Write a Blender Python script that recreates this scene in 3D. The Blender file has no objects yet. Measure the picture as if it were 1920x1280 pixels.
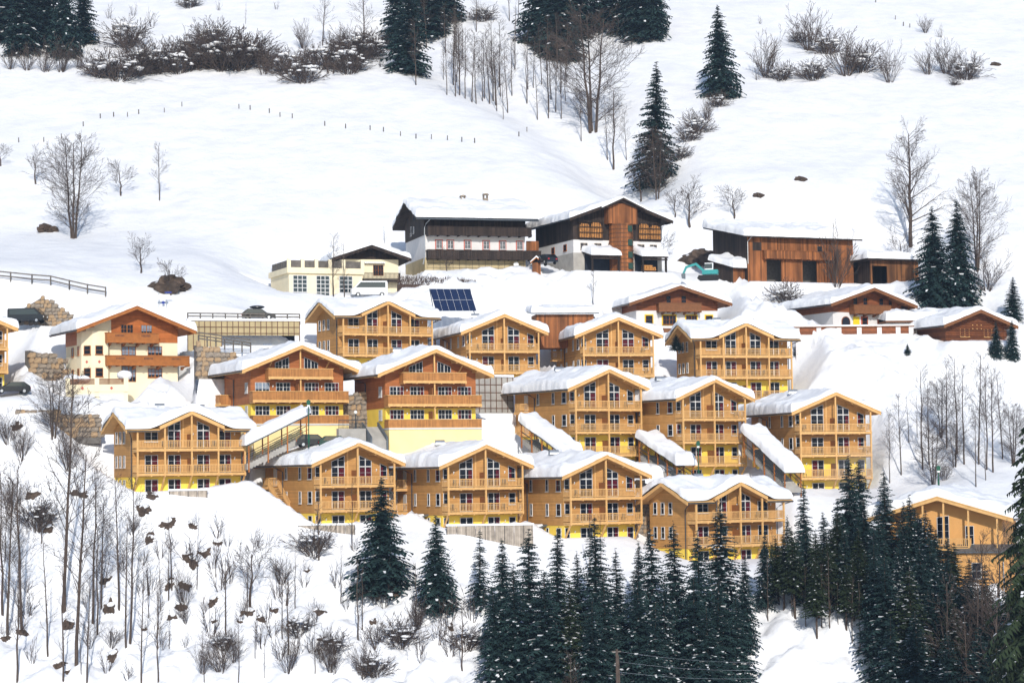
import bpy, math, random
import numpy as np
from mathutils import Matrix, Vector
R = math.radians
SC = bpy.context.scene
COL = SC.collection

# ------------------------------------------------------------------ camera, sky, sun, exposure
F_PX = 4455.0                      # focal length in photograph pixels (1920 wide)
PITCH, ROLL = R(3.34), R(-0.8)
CAM_M = Matrix.Rotation(R(90) + PITCH, 4, 'X') @ Matrix.Rotation(ROLL, 4, 'Z')
cam = bpy.data.objects.new('camera', bpy.data.cameras.new('camera'))
COL.objects.link(cam)
cam.matrix_world = CAM_M
cam.data.sensor_width = 36.0
cam.data.lens = F_PX / 1920 * 36.0
cam.data.clip_start = 1.0
cam.data.clip_end = 3000.0
SC.camera = cam

SUN_AZ, SUN_EL = R(6), R(28)      # sun stands behind the camera, to the right
sd = Vector((math.sin(SUN_AZ) * math.cos(SUN_EL), -math.cos(SUN_AZ) * math.cos(SUN_EL), math.sin(SUN_EL)))
world = bpy.data.worlds.new('World')
SC.world = world
world.use_nodes = True
wn = world.node_tree
sky = wn.nodes.new('ShaderNodeTexSky')
sky.sky_type = 'NISHITA'
sky.sun_disc = False
sky.sun_elevation = SUN_EL
sky.sun_rotation = R(180) - SUN_AZ
sky.altitude = 900
wn.links.new(sky.outputs[0], wn.nodes['Background'].inputs[0])
wn.nodes['Background'].inputs[1].default_value = 0.15
sun = bpy.data.objects.new('sun', bpy.data.lights.new('sun', 'SUN'))
COL.objects.link(sun)
sun.data.energy = 3.7
sun.data.angle = R(1.2)
sun.data.color = (1.0, 0.95, 0.87)
sun.location = sd * 200
sun.rotation_euler = sd.to_track_quat('Z', 'Y').to_euler()
SC.view_settings.view_transform = 'Standard'
SC.view_settings.look = 'None'
SC.view_settings.exposure = 0.05
SC.view_settings.gamma = 1.0
SC.view_settings.use_curve_mapping = False
SC.render.engine = 'CYCLES'
SC.cycles.max_bounces = 6
SC.cycles.diffuse_bounces = 3
SC.cycles.glossy_bounces = 2
SC.cycles.transparent_max_bounces = 8
SC.cycles.use_denoising = True
SC.cycles.volume_bounces = 0


def P(px, py, Y):
    """photograph pixel at forward distance Y (metres) -> world point"""
    d = CAM_M.to_3x3() @ Vector(((px - 960) / F_PX, -(py - 640) / F_PX, -1))
    return d * (Y / d.y)


# ------------------------------------------------------------------ helpers
class MB:
    def __init__(s):
        s.v, s.f = [], []

    def face(s, pts):
        n = len(s.v)
        s.v += [tuple(p) for p in pts]
        s.f.append(tuple(range(n, n + len(pts))))

    def box(s, x0, x1, y0, y1, z0, z1):
        n = len(s.v)
        s.v += [(x0, y0, z0), (x1, y0, z0), (x1, y1, z0), (x0, y1, z0), (x0, y0, z1), (x1, y0, z1), (x1, y1, z1), (x0, y1, z1)]
        s.f += [(n, n + 3, n + 2, n + 1), (n + 4, n + 5, n + 6, n + 7), (n, n + 1, n + 5, n + 4), (n + 1, n + 2, n + 6, n + 5),
                (n + 2, n + 3, n + 7, n + 6), (n + 3, n, n + 4, n + 7)]
        return s

    def ex(s, poly, a0, a1, axis='y'):
        """extrude a polygon: axis y -> poly in (x,z); axis x -> poly in (y,z); axis z -> poly in (x,y)"""
        n, k = len(s.v), len(poly)
        mk = {'y': lambda p, a: (p[0], a, p[1]), 'x': lambda p, a: (a, p[0], p[1]), 'z': lambda p, a: (p[0], p[1], a)}[axis]
        s.v += [mk(p, a0) for p in poly] + [mk(p, a1) for p in poly]
        s.f.append(tuple(range(n, n + k)))
        s.f.append(tuple(range(n + 2 * k - 1, n + k - 1, -1)))
        for i in range(k):
            j = (i + 1) % k
            s.f.append((n + j, n + i, n + k + i, n + k + j))
        return s

    def beam(s, p, q, w, h=None):
        h = h or w
        p, q = Vector(p), Vector(q)
        d = (q - p).normalized()
        up = Vector((0, 0, 1)) if abs(d.z) < 0.95 else Vector((0, 1, 0))
        a = d.cross(up).normalized()
        b = a.cross(d)
        n = len(s.v)
        for c in (p, q):
            for u, t in ((-1, -1), (1, -1), (1, 1), (-1, 1)):
                s.v.append(tuple(c + a * (u * w / 2) + b * (t * h / 2)))
        s.f += [(n, n + 1, n + 2, n + 3), (n + 7, n + 6, n + 5, n + 4)]
        for i in range(4):
            j = (i + 1) % 4
            s.f.append((n + j, n + i, n + 4 + i, n + 4 + j))
        return s

    def tube(s, pts, rad, n=6, cap=True):
        base = len(s.v)
        pts = [Vector(p) for p in pts]
        m = len(pts)
        if not hasattr(rad, '__len__'):
            rad = [rad] * m
        for i, p in enumerate(pts):
            d = (pts[min(i + 1, m - 1)] - pts[max(i - 1, 0)]).normalized()
            up = Vector((0, 0, 1)) if abs(d.z) < 0.9 else Vector((1, 0, 0))
            a = d.cross(up).normalized()
            b = a.cross(d)
            for k in range(n):
                t = 2 * math.pi * k / n
                s.v.append(tuple(p + (a * math.cos(t) + b * math.sin(t)) * rad[i]))
        for i in range(m - 1):
            for k in range(n):
                j = (k + 1) % n
                s.f.append((base + i * n + k, base + i * n + j, base + (i + 1) * n + j, base + (i + 1) * n + k))
        if cap:
            s.f.append(tuple(base + k for k in range(n - 1, -1, -1)))
            s.f.append(tuple(base + (m - 1) * n + k for k in range(n)))
        return s

    def ball(s, c, r, nu=8, nv=6, sz=(1, 1, 1), noise=0.0, rnd=None, z_min=-1.0):
        base = len(s.v)
        for i in range(nv + 1):
            ph = math.pi * i / nv
            for k in range(nu):
                t = 2 * math.pi * k / nu
                q = 1 + (rnd.uniform(-noise, noise) if rnd else 0)
                z = max(math.cos(ph), z_min)
                s.v.append((c[0] + r * sz[0] * q * math.sin(ph) * math.cos(t), c[1] + r * sz[1] * q * math.sin(ph) * math.sin(t), c[2] + r * sz[2] * q * z))
        for i in range(nv):
            for k in range(nu):
                j = (k + 1) % nu
                s.f.append((base + i * nu + k, base + (i + 1) * nu + k, base + (i + 1) * nu + j, base + i * nu + j))
        return s

    def mesh(s, name, mat, smooth=False):
        me = bpy.data.meshes.new(name)
        me.from_pydata(s.v, [], s.f)
        me.materials.append(mat)
        if smooth:
            me.polygons.foreach_set('use_smooth', [True] * len(me.polygons))
        me.update()
        return me


def add(name, me, parent=None, loc=(0, 0, 0), rz=0.0, kind=None):
    o = bpy.data.objects.new(name, me)
    COL.objects.link(o)
    if parent is not None:
        o.parent = parent
    o.location = loc
    if rz:
        o.rotation_euler = (0, 0, rz)
    if kind:
        o['kind'] = kind
    return o


def tag(o, label, cat, group=None):
    o['label'] = label
    o['category'] = cat
    if group:
        o['group'] = group
    return o


def thing(name, label, cat, loc=(0, 0, 0), rz=0.0, group=None):
    return tag(add(name, None, None, loc, rz), label, cat, group)


_cache = {}


def cached(key, fn):
    if key not in _cache:
        _cache[key] = fn()
    return _cache[key]


def copy_tree(o, parent=None):
    c = o.copy()
    COL.objects.link(c)
    c.parent = parent
    for ch in o.children:
        copy_tree(ch, c)
    return c


# ------------------------------------------------------------------ procedural materials
def lin(r, g, b, k=1.0):
    def f(c):
        c /= 255
        return (c / 12.92 if c < 0.04045 else ((c + 0.055) / 1.055) ** 2.4) * k
    return (f(r), f(g), f(b), 1)


def mat(name, col, rough=0.7, var=0.18, scale=3.0, boards=None, bw=0.18, bump=0.0, spec=0.3, metal=0.0, col2=None, stretch=None):
    """principled material: noise mottling, optional board joints along an object axis ('x','y','z')"""
    m = bpy.data.materials.new(name)
    m.use_nodes = True
    nt = m.node_tree
    N, L = nt.nodes, nt.links
    bs = N['Principled BSDF']
    bs.inputs['Roughness'].default_value = rough
    bs.inputs['Metallic'].default_value = metal
    bs.inputs['Specular IOR Level'].default_value = spec
    tc = N.new('ShaderNodeTexCoord')
    mp = N.new('ShaderNodeMapping')
    L.new(tc.outputs['Object'], mp.inputs[0])
    if stretch:
        mp.inputs['Scale'].default_value = stretch
    no = N.new('ShaderNodeTexNoise')
    no.inputs['Scale'].default_value = scale
    no.inputs['Detail'].default_value = 5
    L.new(mp.outputs[0], no.inputs['Vector'])
    rp = N.new('ShaderNodeValToRGB')
    a = tuple(c * (1 - var) for c in col[:3]) + (1,)
    b = tuple(min(1, c * (1 + var)) for c in (col2 or col)[:3]) + (1,)
    rp.color_ramp.elements[0].position, rp.color_ramp.elements[1].position = 0.3, 0.7
    rp.color_ramp.elements[0].color, rp.color_ramp.elements[1].color = a, b
    L.new(no.outputs['Fac'], rp.inputs[0])
    out = rp.outputs[0]
    height = no.outputs['Fac']
    if boards:
        sp = N.new('ShaderNodeSeparateXYZ')
        L.new(tc.outputs['Object'], sp.inputs[0])
        src = sp.outputs['XYZ'.index(boards.upper())] if len(boards) == 1 else None
        if src is None:      # 'xy': vertical boards on walls that face either way
            ad = N.new('ShaderNodeMath')
            L.new(sp.outputs[0], ad.inputs[0])
            L.new(sp.outputs[1], ad.inputs[1])
            src = ad.outputs[0]
        mu = N.new('ShaderNodeMath')
        mu.operation = 'MULTIPLY'
        mu.inputs[1].default_value = 1 / bw
        L.new(src, mu.inputs[0])
        fl = N.new('ShaderNodeMath')
        fl.operation = 'FLOOR'
        L.new(mu.outputs[0], fl.inputs[0])
        wn_ = N.new('ShaderNodeTexWhiteNoise')
        wn_.noise_dimensions = '1D'
        L.new(fl.outputs[0], wn_.inputs['W'])
        fr = N.new('ShaderNodeMath')
        fr.operation = 'FRACT'
        L.new(mu.outputs[0], fr.inputs[0])
        gt = N.new('ShaderNodeMath')
        gt.operation = 'GREATER_THAN'
        gt.inputs[1].default_value = 0.1
        L.new(fr.outputs[0], gt.inputs[0])
        mr = N.new('ShaderNodeMapRange')
        mr.inputs['To Min'].default_value = 1 - var * 1.3
        mr.inputs['To Max'].default_value = 1 + var * 1.0
        L.new(wn_.outputs['Value'], mr.inputs['Value'])
        gm = N.new('ShaderNodeMapRange')
        gm.inputs['To Min'].default_value = 0.62
        L.new(gt.outputs[0], gm.inputs['Value'])
        mm = N.new('ShaderNodeMath')
        mm.operation = 'MULTIPLY'
        L.new(mr.outputs[0], mm.inputs[0])
        L.new(gm.outputs[0], mm.inputs[1])
        vm = N.new('ShaderNodeVectorMath')
        vm.operation = 'SCALE'
        L.new(out, vm.inputs[0])
        L.new(mm.outputs[0], vm.inputs['Scale'])
        out = vm.outputs[0]
        height = gt.outputs[0]
        bump = max(bump, 0.3)
    L.new(out, bs.inputs['Base Color'])
    if bump:
        bp = N.new('ShaderNodeBump')
        bp.inputs['Strength'].default_value = bump
        bp.inputs['Distance'].default_value = 0.03
        L.new(height, bp.inputs['Height'])
        L.new(bp.outputs[0], bs.inputs['Normal'])
    return m


def snow_mat(name, bump_d, s1, s2):
    m = bpy.data.materials.new(name)
    m.use_nodes = True
    nt = m.node_tree
    N, L = nt.nodes, nt.links
    bs = N['Principled BSDF']
    bs.inputs['Roughness'].default_value = 0.65
    bs.inputs['Specular IOR Level'].default_value = 0.25
    tc = N.new('ShaderNodeTexCoord')
    n0 = N.new('ShaderNodeTexNoise')
    n0.inputs['Scale'].default_value = 0.22
    n0.inputs['Detail'].default_value = 9
    n0.inputs['Roughness'].default_value = 0.68
    L.new(tc.outputs['Object'], n0.inputs['Vector'])
    rp = N.new('ShaderNodeValToRGB')
    rp.color_ramp.elements[0].position, rp.color_ramp.elements[1].position = 0.3, 0.65
    rp.color_ramp.elements[0].color, rp.color_ramp.elements[1].color = (0.77, 0.78, 0.815, 1), (0.895, 0.90, 0.91, 1)  # blue-grey mottle: dirt plus the shaded tone of lumps put into the colour
    L.new(n0.outputs['Fac'], rp.inputs[0])
    L.new(rp.outputs[0], bs.inputs['Base Color'])
    h = None
    for sc, amp in ((s1, 1.0), (s2, 0.35)):
        n = N.new('ShaderNodeTexNoise')
        n.inputs['Scale'].default_value = sc
        n.inputs['Detail'].default_value = 4
        L.new(tc.outputs['Object'], n.inputs['Vector'])
        mu = N.new('ShaderNodeMath')
        mu.operation = 'MULTIPLY_ADD'
        mu.inputs[1].default_value = amp
        L.new(n.outputs['Fac'], mu.inputs[0])
        if h:
            L.new(h, mu.inputs[2])
        h = mu.outputs[0]
    bp = N.new('ShaderNodeBump')
    bp.inputs['Strength'].default_value = 0.6
    bp.inputs['Distance'].default_value = bump_d
    L.new(h, bp.inputs['Height'])
    L.new(bp.outputs[0], bs.inputs['Normal'])
    return m


def glass_mat():
    m = bpy.data.materials.new('window_glass')
    m.use_nodes = True
    N, L = m.node_tree.nodes, m.node_tree.links
    N.remove(N['Principled BSDF'])
    tr = N.new('ShaderNodeBsdfTransparent')
    tr.inputs[0].default_value = (0.68, 0.73, 0.80, 1)
    gl = N.new('ShaderNodeBsdfGlossy')
    gl.inputs['Roughness'].default_value = 0.03
    fr = N.new('ShaderNodeFresnel')
    fr.inputs['IOR'].default_value = 1.25
    mx = N.new('ShaderNodeMixShader')
    L.new(fr.outputs[0], mx.inputs[0])
    L.new(tr.outputs[0], mx.inputs[1])
    L.new(gl.outputs[0], mx.inputs[2])
    L.new(mx.outputs[0], N['Material Output'].inputs[0])
    return m


M = dict(
    snow=snow_mat('snow', 0.3, 0.5, 2.2),
    roofsnow=snow_mat('roof_snow', 0.2, 1.1, 4.0),
    glass=glass_mat(),
    painted_shade=mat('painted_shade_panel', (0.012, 0.016, 0.028, 1), 0.8, 0.3),  # near-black colour stands in for shade inside windows and openings
    red=mat('red_curtain', lin(150, 14, 45, 0.62), 0.8, 0.25, 6, stretch=(6, 6, 0.5)),
    pale=mat('pale_curtain', (0.45, 0.47, 0.5, 1), 0.8, 0.2, 6, stretch=(6, 6, 0.5)),
    frame=mat('white_frame', (0.58, 0.58, 0.58, 1), 0.5, 0.05),
    ochre=mat('ochre_siding', lin(218, 162, 94, 0.73), 0.7, 0.1, 1.2, 'z', 0.2),
    brown=mat('brown_siding', lin(186, 114, 64, 0.76), 0.7, 0.12, 1.2, 'z', 0.2),
    trim=mat('larch_trim', lin(228, 180, 116, 0.84), 0.65, 0.12, 2.0),
    plank=mat('balcony_plank', lin(206, 142, 80, 0.70), 0.65, 0.14, 2.0, 'xy', 0.16),
    panel=mat('divider_panel', lin(178, 118, 68, 0.6), 0.7, 0.12),
    yellow=mat('yellow_render', lin(255, 220, 92, 0.90), 0.85, 0.06, 0.8),
    paleyellow=mat('pale_yellow_render', lin(255, 232, 166, 0.90), 0.85, 0.05, 0.8),
    cream=mat('cream_render', lin(252, 238, 204, 0.86), 0.85, 0.05, 0.8),
    white=mat('white_render', (0.68, 0.66, 0.65, 1), 0.85, 0.06, 0.8),
    orange=mat('orange_wood', lin(206, 118, 54, 0.72), 0.6, 0.16, 1.5, 'z', 0.16),
    orangetrim=mat('orange_trim', lin(200, 124, 60, 0.62), 0.6, 0.14, 2.0),
    chalet=mat('chalet_wood', lin(158, 92, 54, 0.66), 0.65, 0.2, 1.5, 'z', 0.18),
    chalettrim=mat('chalet_trim', lin(150, 98, 60, 0.62), 0.65, 0.15),
    log=mat('log_wood', lin(136, 80, 46, 0.6), 0.7, 0.2, 1.5, 'z', 0.3),
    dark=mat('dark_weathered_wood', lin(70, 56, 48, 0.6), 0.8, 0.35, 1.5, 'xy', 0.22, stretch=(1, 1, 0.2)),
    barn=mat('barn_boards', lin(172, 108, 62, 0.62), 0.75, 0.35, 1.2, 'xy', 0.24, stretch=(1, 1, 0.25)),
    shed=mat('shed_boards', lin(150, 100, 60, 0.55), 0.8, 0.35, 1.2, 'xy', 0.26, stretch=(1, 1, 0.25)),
    grey=mat('zinc', (0.12, 0.14, 0.16, 1), 0.45, 0.15, metal=0.3),
    metal=mat('galvanised_metal', (0.5, 0.52, 0.54, 1), 0.35, 0.1, metal=0.7),
    pipe=mat('dark_pipe', (0.035, 0.045, 0.055, 1), 0.4, 0.1),
    concrete=mat('concrete', (0.36, 0.34, 0.31, 1), 0.9, 0.15, 1.0, bump=0.2),
    tanwall=mat('tan_plaster', lin(218, 198, 154, 0.64), 0.9, 0.14, 0.7),
    rust=mat('rusty_steel', (0.13, 0.07, 0.045, 1), 0.8, 0.25),
    stone=mat('field_stone', (0.26, 0.215, 0.17, 1), 0.9, 0.35, 2.5, bump=0.5),
    stone2=mat('ochre_stone', (0.36, 0.25, 0.15, 1), 0.9, 0.3, 2.5, bump=0.5),
    mortar=mat('mortar', (0.15, 0.14, 0.13, 1), 0.95, 0.2),
    rock=mat('brown_rock', (0.085, 0.06, 0.045, 1), 0.9, 0.45, 1.8, bump=0.6),
    peach=mat('peach_render', lin(244, 184, 112, 0.72), 0.8, 0.07, 0.8),
    redframe=mat('red_painted_frame', lin(205, 105, 90, 0.85), 0.7, 0.1),
    yelframe_glow=mat('yellow_painted_frame_and_glow', lin(240, 210, 40, 0.85), 0.7, 0.05),
    woodframe=mat('brown_window_frame', lin(150, 85, 35, 0.8), 0.6, 0.1),
    greenframe=mat('green_hatch', lin(40, 70, 60, 0.8), 0.6, 0.1),
    hay=mat('straw', lin(214, 150, 84, 0.8), 0.9, 0.35, 4),
    solar=mat('solar_cell', (0.008, 0.018, 0.06, 1), 0.25, 0.15, spec=0.6),
    black=mat('black_paint', (0.012, 0.013, 0.016, 1), 0.25, 0.1, spec=0.6),
    rubber=mat('rubber', (0.02, 0.02, 0.02, 1), 0.8, 0.1),
    vanwhite=mat('white_paint', (0.75, 0.76, 0.78, 1), 0.3, 0.03, spec=0.5),
    teal=mat('teal_paint', lin(35, 150, 150, 0.85), 0.4, 0.1, spec=0.5),
    carglass=mat('car_glass', (0.02, 0.03, 0.035, 1), 0.08, 0.05, spec=0.8),
    lampred=mat('red_lamp', (0.5, 0.02, 0.02, 1), 0.3, 0.05),
    green=mat('green_post', lin(20, 90, 66, 0.8), 0.5, 0.1),
    globe=mat('lamp_globe', (0.85, 0.85, 0.82, 1), 0.3, 0.02),
    fence=mat('grey_timber', (0.13, 0.115, 0.10, 1), 0.85, 0.3, 2),
    paleboard=mat('pale_board', (0.40, 0.34, 0.28, 1), 0.85, 0.2, 2, 'x', 0.25),
    hedge=mat('dry_hedge', (0.075, 0.05, 0.04, 1), 0.9, 0.4, 5),
    needle=mat('spruce_needles', (0.013, 0.030, 0.032, 1), 0.8, 0.45, 0.7, col2=(0.022, 0.046, 0.042, 1), spec=0.15),
    needle2=mat('spruce_needles_olive', (0.028, 0.042, 0.02, 1), 0.8, 0.45, 0.7, spec=0.15),
    bark=mat('grey_brown_bark', (0.078, 0.056, 0.044, 1), 0.9, 0.3, 3),
    twig=mat('twigs', (0.070, 0.051, 0.042, 1), 0.9, 0.3, 2),
    redtwig=mat('reddish_twigs', (0.16, 0.085, 0.055, 1), 0.9, 0.3, 2),
    sign=mat('sign_white', (0.8, 0.8, 0.8, 1), 0.5, 0.02),
    blue=mat('sign_blue', lin(35, 60, 150, 0.8), 0.5, 0.05),
)
# ------------------------------------------------------------------ building parts
def window(parent, x, y, z, w, h, h2=None, style='dd', cur=None, fm='frame', wall='front', sill=True):
    """window proud of a wall; x,z = lower left corner seen from outside, h/h2 = height of left and right edge"""
    h2 = h if h2 is None else h2
    key = ('win', round(w, 2), round(h, 2), round(h2, 2), style, fm, sill)

    def top(u):
        return h + (h2 - h) * u / w

    def build():
        b = MB()
        t, d = 0.055, 0.09
        b.ex([(0, 0), (t, 0), (t, top(t)), (0, h)], -d, 0)
        b.ex([(w - t, 0), (w, 0), (w, h2), (w - t, top(w - t))], -d, 0)
        b.ex([(t, 0), (w - t, 0), (w - t, t), (t, t)], -d, 0)
        b.ex([(t, top(t) - t), (w - t, top(w - t) - t), (w - t, top(w - t)), (t, top(t))], -d, 0)
        mid = 0.1 if style in ('dd', 'tall', 'sash') else 0.03
        if style != 'one':
            c = w / 2
            b.ex([(c - mid / 2, t), (c + mid / 2, t), (c + mid / 2, top(c) - t), (c - mid / 2, top(c) - t)], -d + 0.004, 0)
        zs = []
        hm = min(h, h2)
        if style == 'tall':
            zs = [(0.72, 0.022), (1.4, 0.022), (2.1, 0.13), (2.85, 0.03)]
        elif style == 'sash':
            zs = [(h * 0.5, 0.035)]
            for c in (w * 0.25, w * 0.75):
                b.ex([(c - .02, t), (c + .02, t), (c + .02, top(c) - t), (c - .02, top(c) - t)], -d + 0.02, 0)
        elif style == 'dd':
            n = max(1, round(h / 0.75))
            zs = [(h * i / n, 0.022) for i in range(1, n)]
        else:
            zs = [(h * 0.5, 0.035)]
        for zz, th in zs:
            if zz + th < hm - 0.05 or style == 'tall' and zz < max(h, h2) - .25:
                x0, x1 = t, w - t
                if zz + th > hm - 0.1:      # bar in the slanted part stops at the slope
                    u = (zz + th - h) / (h2 - h) * w
                    x0, x1 = (x0, u - t) if h > h2 else (u + t, x1)
                if x1 > x0 + .1:
                    b.ex([(x0, zz - th / 2), (x1, zz - th / 2), (x1, zz + th / 2), (x0, zz + th / 2)], -d + 0.01, 0)
        if sill:
            b.box(-0.06, w + 0.06, -0.16, 0, -0.07, -0.003)
        f = b.mesh('window_frame', M[fm])
        g = MB()
        i = 0.06
        g.face([(i, -0.055, i), (w - i, -0.055, i), (w - i, -0.055, top(w - i) - i), (i, -0.055, top(i) - i)])
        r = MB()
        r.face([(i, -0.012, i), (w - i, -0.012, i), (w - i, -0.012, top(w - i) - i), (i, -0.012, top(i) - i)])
        return f, g.mesh('pane', M['glass']), r.mesh('painted_shade', M['painted_shade'])
    f, g, r = cached(key, build)
    if wall == 'front':
        o = add('window', f, parent, (x, y, z))
    elif wall == 'right':      # right hand wall: outward is +x
        o = add('window', f, parent, (x, y, z), R(90))
    else:                      # left hand wall: x = wall plane, y = rear end of the window
        o = add('window', f, parent, (x, y, z), R(-90))
    add('pane', g, o)
    add('painted_shade_panel', r, o)  # flat dark panel paints the unlit room behind the pane
    if cur:
        ht = min(h, h2, 2.0 if style == 'tall' else 9)
        def cb():
            b = MB()
            spans = {'l': [(0.08, w * 0.46)], 'r': [(w * 0.54, w - 0.08)], 'b': [(0.08, w * 0.45), (w * 0.55, w - 0.08)],
                     'n': [(w * 0.68, w - 0.08)], 'p': [(0.08, w - 0.08)], 'm': [(0.08, w * 0.24), (w * 0.76, w - 0.08)]}[cur]
            for a, e in spans:
                n = 8
                for k in range(n):
                    u0, u1 = a + (e - a) * k / n, a + (e - a) * (k + 1) / n
                    y0, y1 = (-0.018, -0.044) if k % 2 else (-0.044, -0.018)
                    z0 = 0.08 if cur != 'p' else ht * 0.3
                    b.face([(u0, y0, z0), (u1, y1, z0), (u1, y1, ht - .08), (u0, y0, ht - .08)])
            return b.mesh('curtain', M['pale' if cur == 'p' else 'red'])
        add('curtain', cached(('cur', round(w, 2), round(ht, 2), cur), cb), o)
    return o


def balcony(parent, x0, x1, z, dep=1.5, style='bar', y=0.0, rail_h=1.0, wood='trim', open_sides=False, joists=True):
    w = round(x1 - x0, 2)
    c = (x0 + x1) / 2

    def build():
        b = MB()
        hw = w / 2
        b.box(-hw, hw, -dep, 0, -0.16, 0)
        b.box(-hw - .03, hw + .03, -dep - 0.06, -dep, -0.26, 0.04)
        if joists:
            n = max(3, round(w / 1.6))
            for i in range(n + 1):
                xx = -hw + .1 + (w - .2) * i / n
                b.box(xx - .07, xx + .07, -dep - .14, -.01, -.34, -.163)
        slab = b.mesh('balcony', M[wood])
        r = MB()
        k = MB()
        if style == 'bar':
            r.box(-hw, hw, -dep - .05, -dep + .05, rail_h - .08, rail_h)
            r.box(-hw, hw, -dep - .03, -dep + .03, .12, .2)
            for s in (-hw, hw):
                r.box(s - .04, s + .04, -dep + .05, 0, rail_h - .08, rail_h)
                r.box(s - .03, s + .03, -dep + .03, 0, .12, .2)
            n = round(w / .19)
            for i in range(n):
                xx = -hw + (i + .5) * w / n
                k.box(xx - .035, xx + .035, -dep - .015, -dep + .015, .2, rail_h - .08)
            m = round(dep / .19)
            for s in (-hw, hw):
                for i in range(m):
                    yy = -dep + (i + .5) * dep / m
                    k.box(s - .015, s + .015, yy - .035, yy + .035, .2, rail_h - .08)
        else:
            r.box(-hw - .06, hw + .06, -dep - .12, -dep + .08, rail_h - .07, rail_h)
            for s in (-1, 1):
                r.box(s * hw - .1, s * hw + .1, -dep + .08, 0, rail_h - .07, rail_h)
            n = round(w / .16)
            for i in range(n):
                xx = -hw + (i + .5) * w / n
                k.box(xx - w / n / 2 + .006, xx + w / n / 2 - .006, -dep - .05, -dep - .012 + .012 * (i % 2), -.2, rail_h - .07)
            m = round(dep / .16)
            for s in (-hw, hw):
                for i in range(m):
                    yy = -dep + .05 + (i + .5) * (dep - .05) / m
                    k.box(s - .02, s + .02, yy - .075, yy + .075, -.2, rail_h - .07)
        return slab, r.mesh('handrail', M[wood]), k.mesh('balusters', M['plank' if wood == 'trim' and style != 'bar' else wood])
    s, r, k = cached(('balc', w, round(dep, 2), style, round(rail_h, 2), wood, joists), build)
    o = add('balcony', s, parent, (c, y, z))
    add('handrail', r, o)
    add('railing_bars' if style == 'bar' else 'railing_planks', k, o, kind='stuff')
    return o


def post(parent, x, y, z0, z1, t=0.18, m='trim', name='post'):
    me = cached(('post', round(z1 - z0, 2), t, m), lambda: MB().box(-t / 2, t / 2, -t / 2, t / 2, 0, z1 - z0).mesh('post', M[m]))
    return add(name, me, parent, (x, y, z0))


def roof_snow(parent, x0, x1, y0, y1, zf, seed, thick=0.5, eave=0.35, eave_axis='x', step=0.33, over=0.1, name='roof_snow'):
    """thick snow blanket over roof height field zf(x,y): rounded lip, uneven top, heavier at the eaves"""
    rnd = np.random.RandomState(seed)
    x0, x1, y0, y1 = x0 - over, x1 + over, y0 - over * .5, y1 + over

    def lines(a, b):
        inner = list(np.linspace(a + .5, b - .5, max(3, int((b - a - 1) / step))))
        return np.array([a, a + .015, a + .06, a + .14, a + .28] + inner + [b - .28, b - .14, b - .06, b - .015, b])
    xs, ys = lines(x0, x1), lines(y0, y1)
    X, Y = np.meshgrid(xs, ys, indexing='ij')
    ox, oy = rnd.uniform(0, 100, 2)
    edge_n = fbm(X + ox, Y + oy, 1.3, 3)
    DX = np.minimum(X - x0, x1 - X)
    DY = np.minimum(Y - y0, y1 - Y)
    d = np.minimum(DX, DY)
    prof = np.sqrt(np.clip(1 - (1 - np.clip(d / .3, 0, 1)) ** 2, 0, 1)) * (.82 + .18 * np.clip(d / 1.5, 0, 1))
    prof = .0 + prof
    de = DX if eave_axis == 'x' else DY
    heavy = np.exp(-(de / 1.6) ** 2) * eave
    n1 = fbm(X + ox + 31, Y + oy, 3.0, 3) - .5
    n2 = fbm(X + ox, Y + oy + 77, .8, 2) - .5
    T = (thick * 1.4 + heavy * 1.6 + .6 * n1 + .24 * n2) * (.7 + .6 * edge_n)
    Z0 = zf(X, Y)
    Z = Z0 + .02 + np.maximum(T, .12) * prof
    # wander of the lip
    wob = (fbm(X * 1.0 + oy, Y * 1.0 + ox, .9, 2) - .5) * .34 * (d < .3)
    XX = X + np.where(DX <= DY, np.sign((x0 + x1) / 2 - X) * -wob, 0)
    YY = Y + np.where(DY < DX, np.sign((y0 + y1) / 2 - Y) * -wob, 0)
    nx, ny = X.shape
    v = np.stack([XX, YY, Z], -1).reshape(-1, 3)
    idx = np.arange(nx * ny).reshape(nx, ny)
    f = np.stack([idx[:-1, :-1], idx[1:, :-1], idx[1:, 1:], idx[:-1, 1:]], -1).reshape(-1, 4)
    me = bpy.data.meshes.new(name)
    me.from_pydata(v.tolist(), [], f.tolist())
    me.materials.append(M['roofsnow'])
    me.polygons.foreach_set('use_smooth', [True] * len(me.polygons))
    return add(name, me, parent)


def _hash(ix, iy, s):
    h = (ix.astype(np.int64) * 374761393 + iy.astype(np.int64) * 668265263 + s * 1442695041) & 0xffffffff
    h = ((h ^ (h >> 13)) * 1274126177) & 0xffffffff
    return ((h ^ (h >> 16)) & 0xffff) / 65535.0


def vnoise(x, y, s=0):
    x, y = np.asarray(x, float), np.asarray(y, float)
    ix, iy = np.floor(x), np.floor(y)
    fx, fy = x - ix, y - iy
    fx, fy = fx * fx * (3 - 2 * fx), fy * fy * (3 - 2 * fy)
    a, b = _hash(ix, iy, s), _hash(ix + 1, iy, s)
    c, d = _hash(ix, iy + 1, s), _hash(ix + 1, iy + 1, s)
    return (a * (1 - fx) + b * fx) * (1 - fy) + (c * (1 - fx) + d * fx) * fy


def fbm(x, y, size, octv=4, s=0):
    x, y = np.asarray(x, float) / size, np.asarray(y, float) / size
    t, a, n = 0, 1.0, 0
    for i in range(octv):
        t = t + a * vnoise(x + 17.3 * i, y - 9.1 * i, s + i)
        n += a
        a *= .5
        x, y = x * 2.03, y * 2.03
    return t / n


HOUSES = []      # (origin, theta, W, D, front reach) for the terrain


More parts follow.
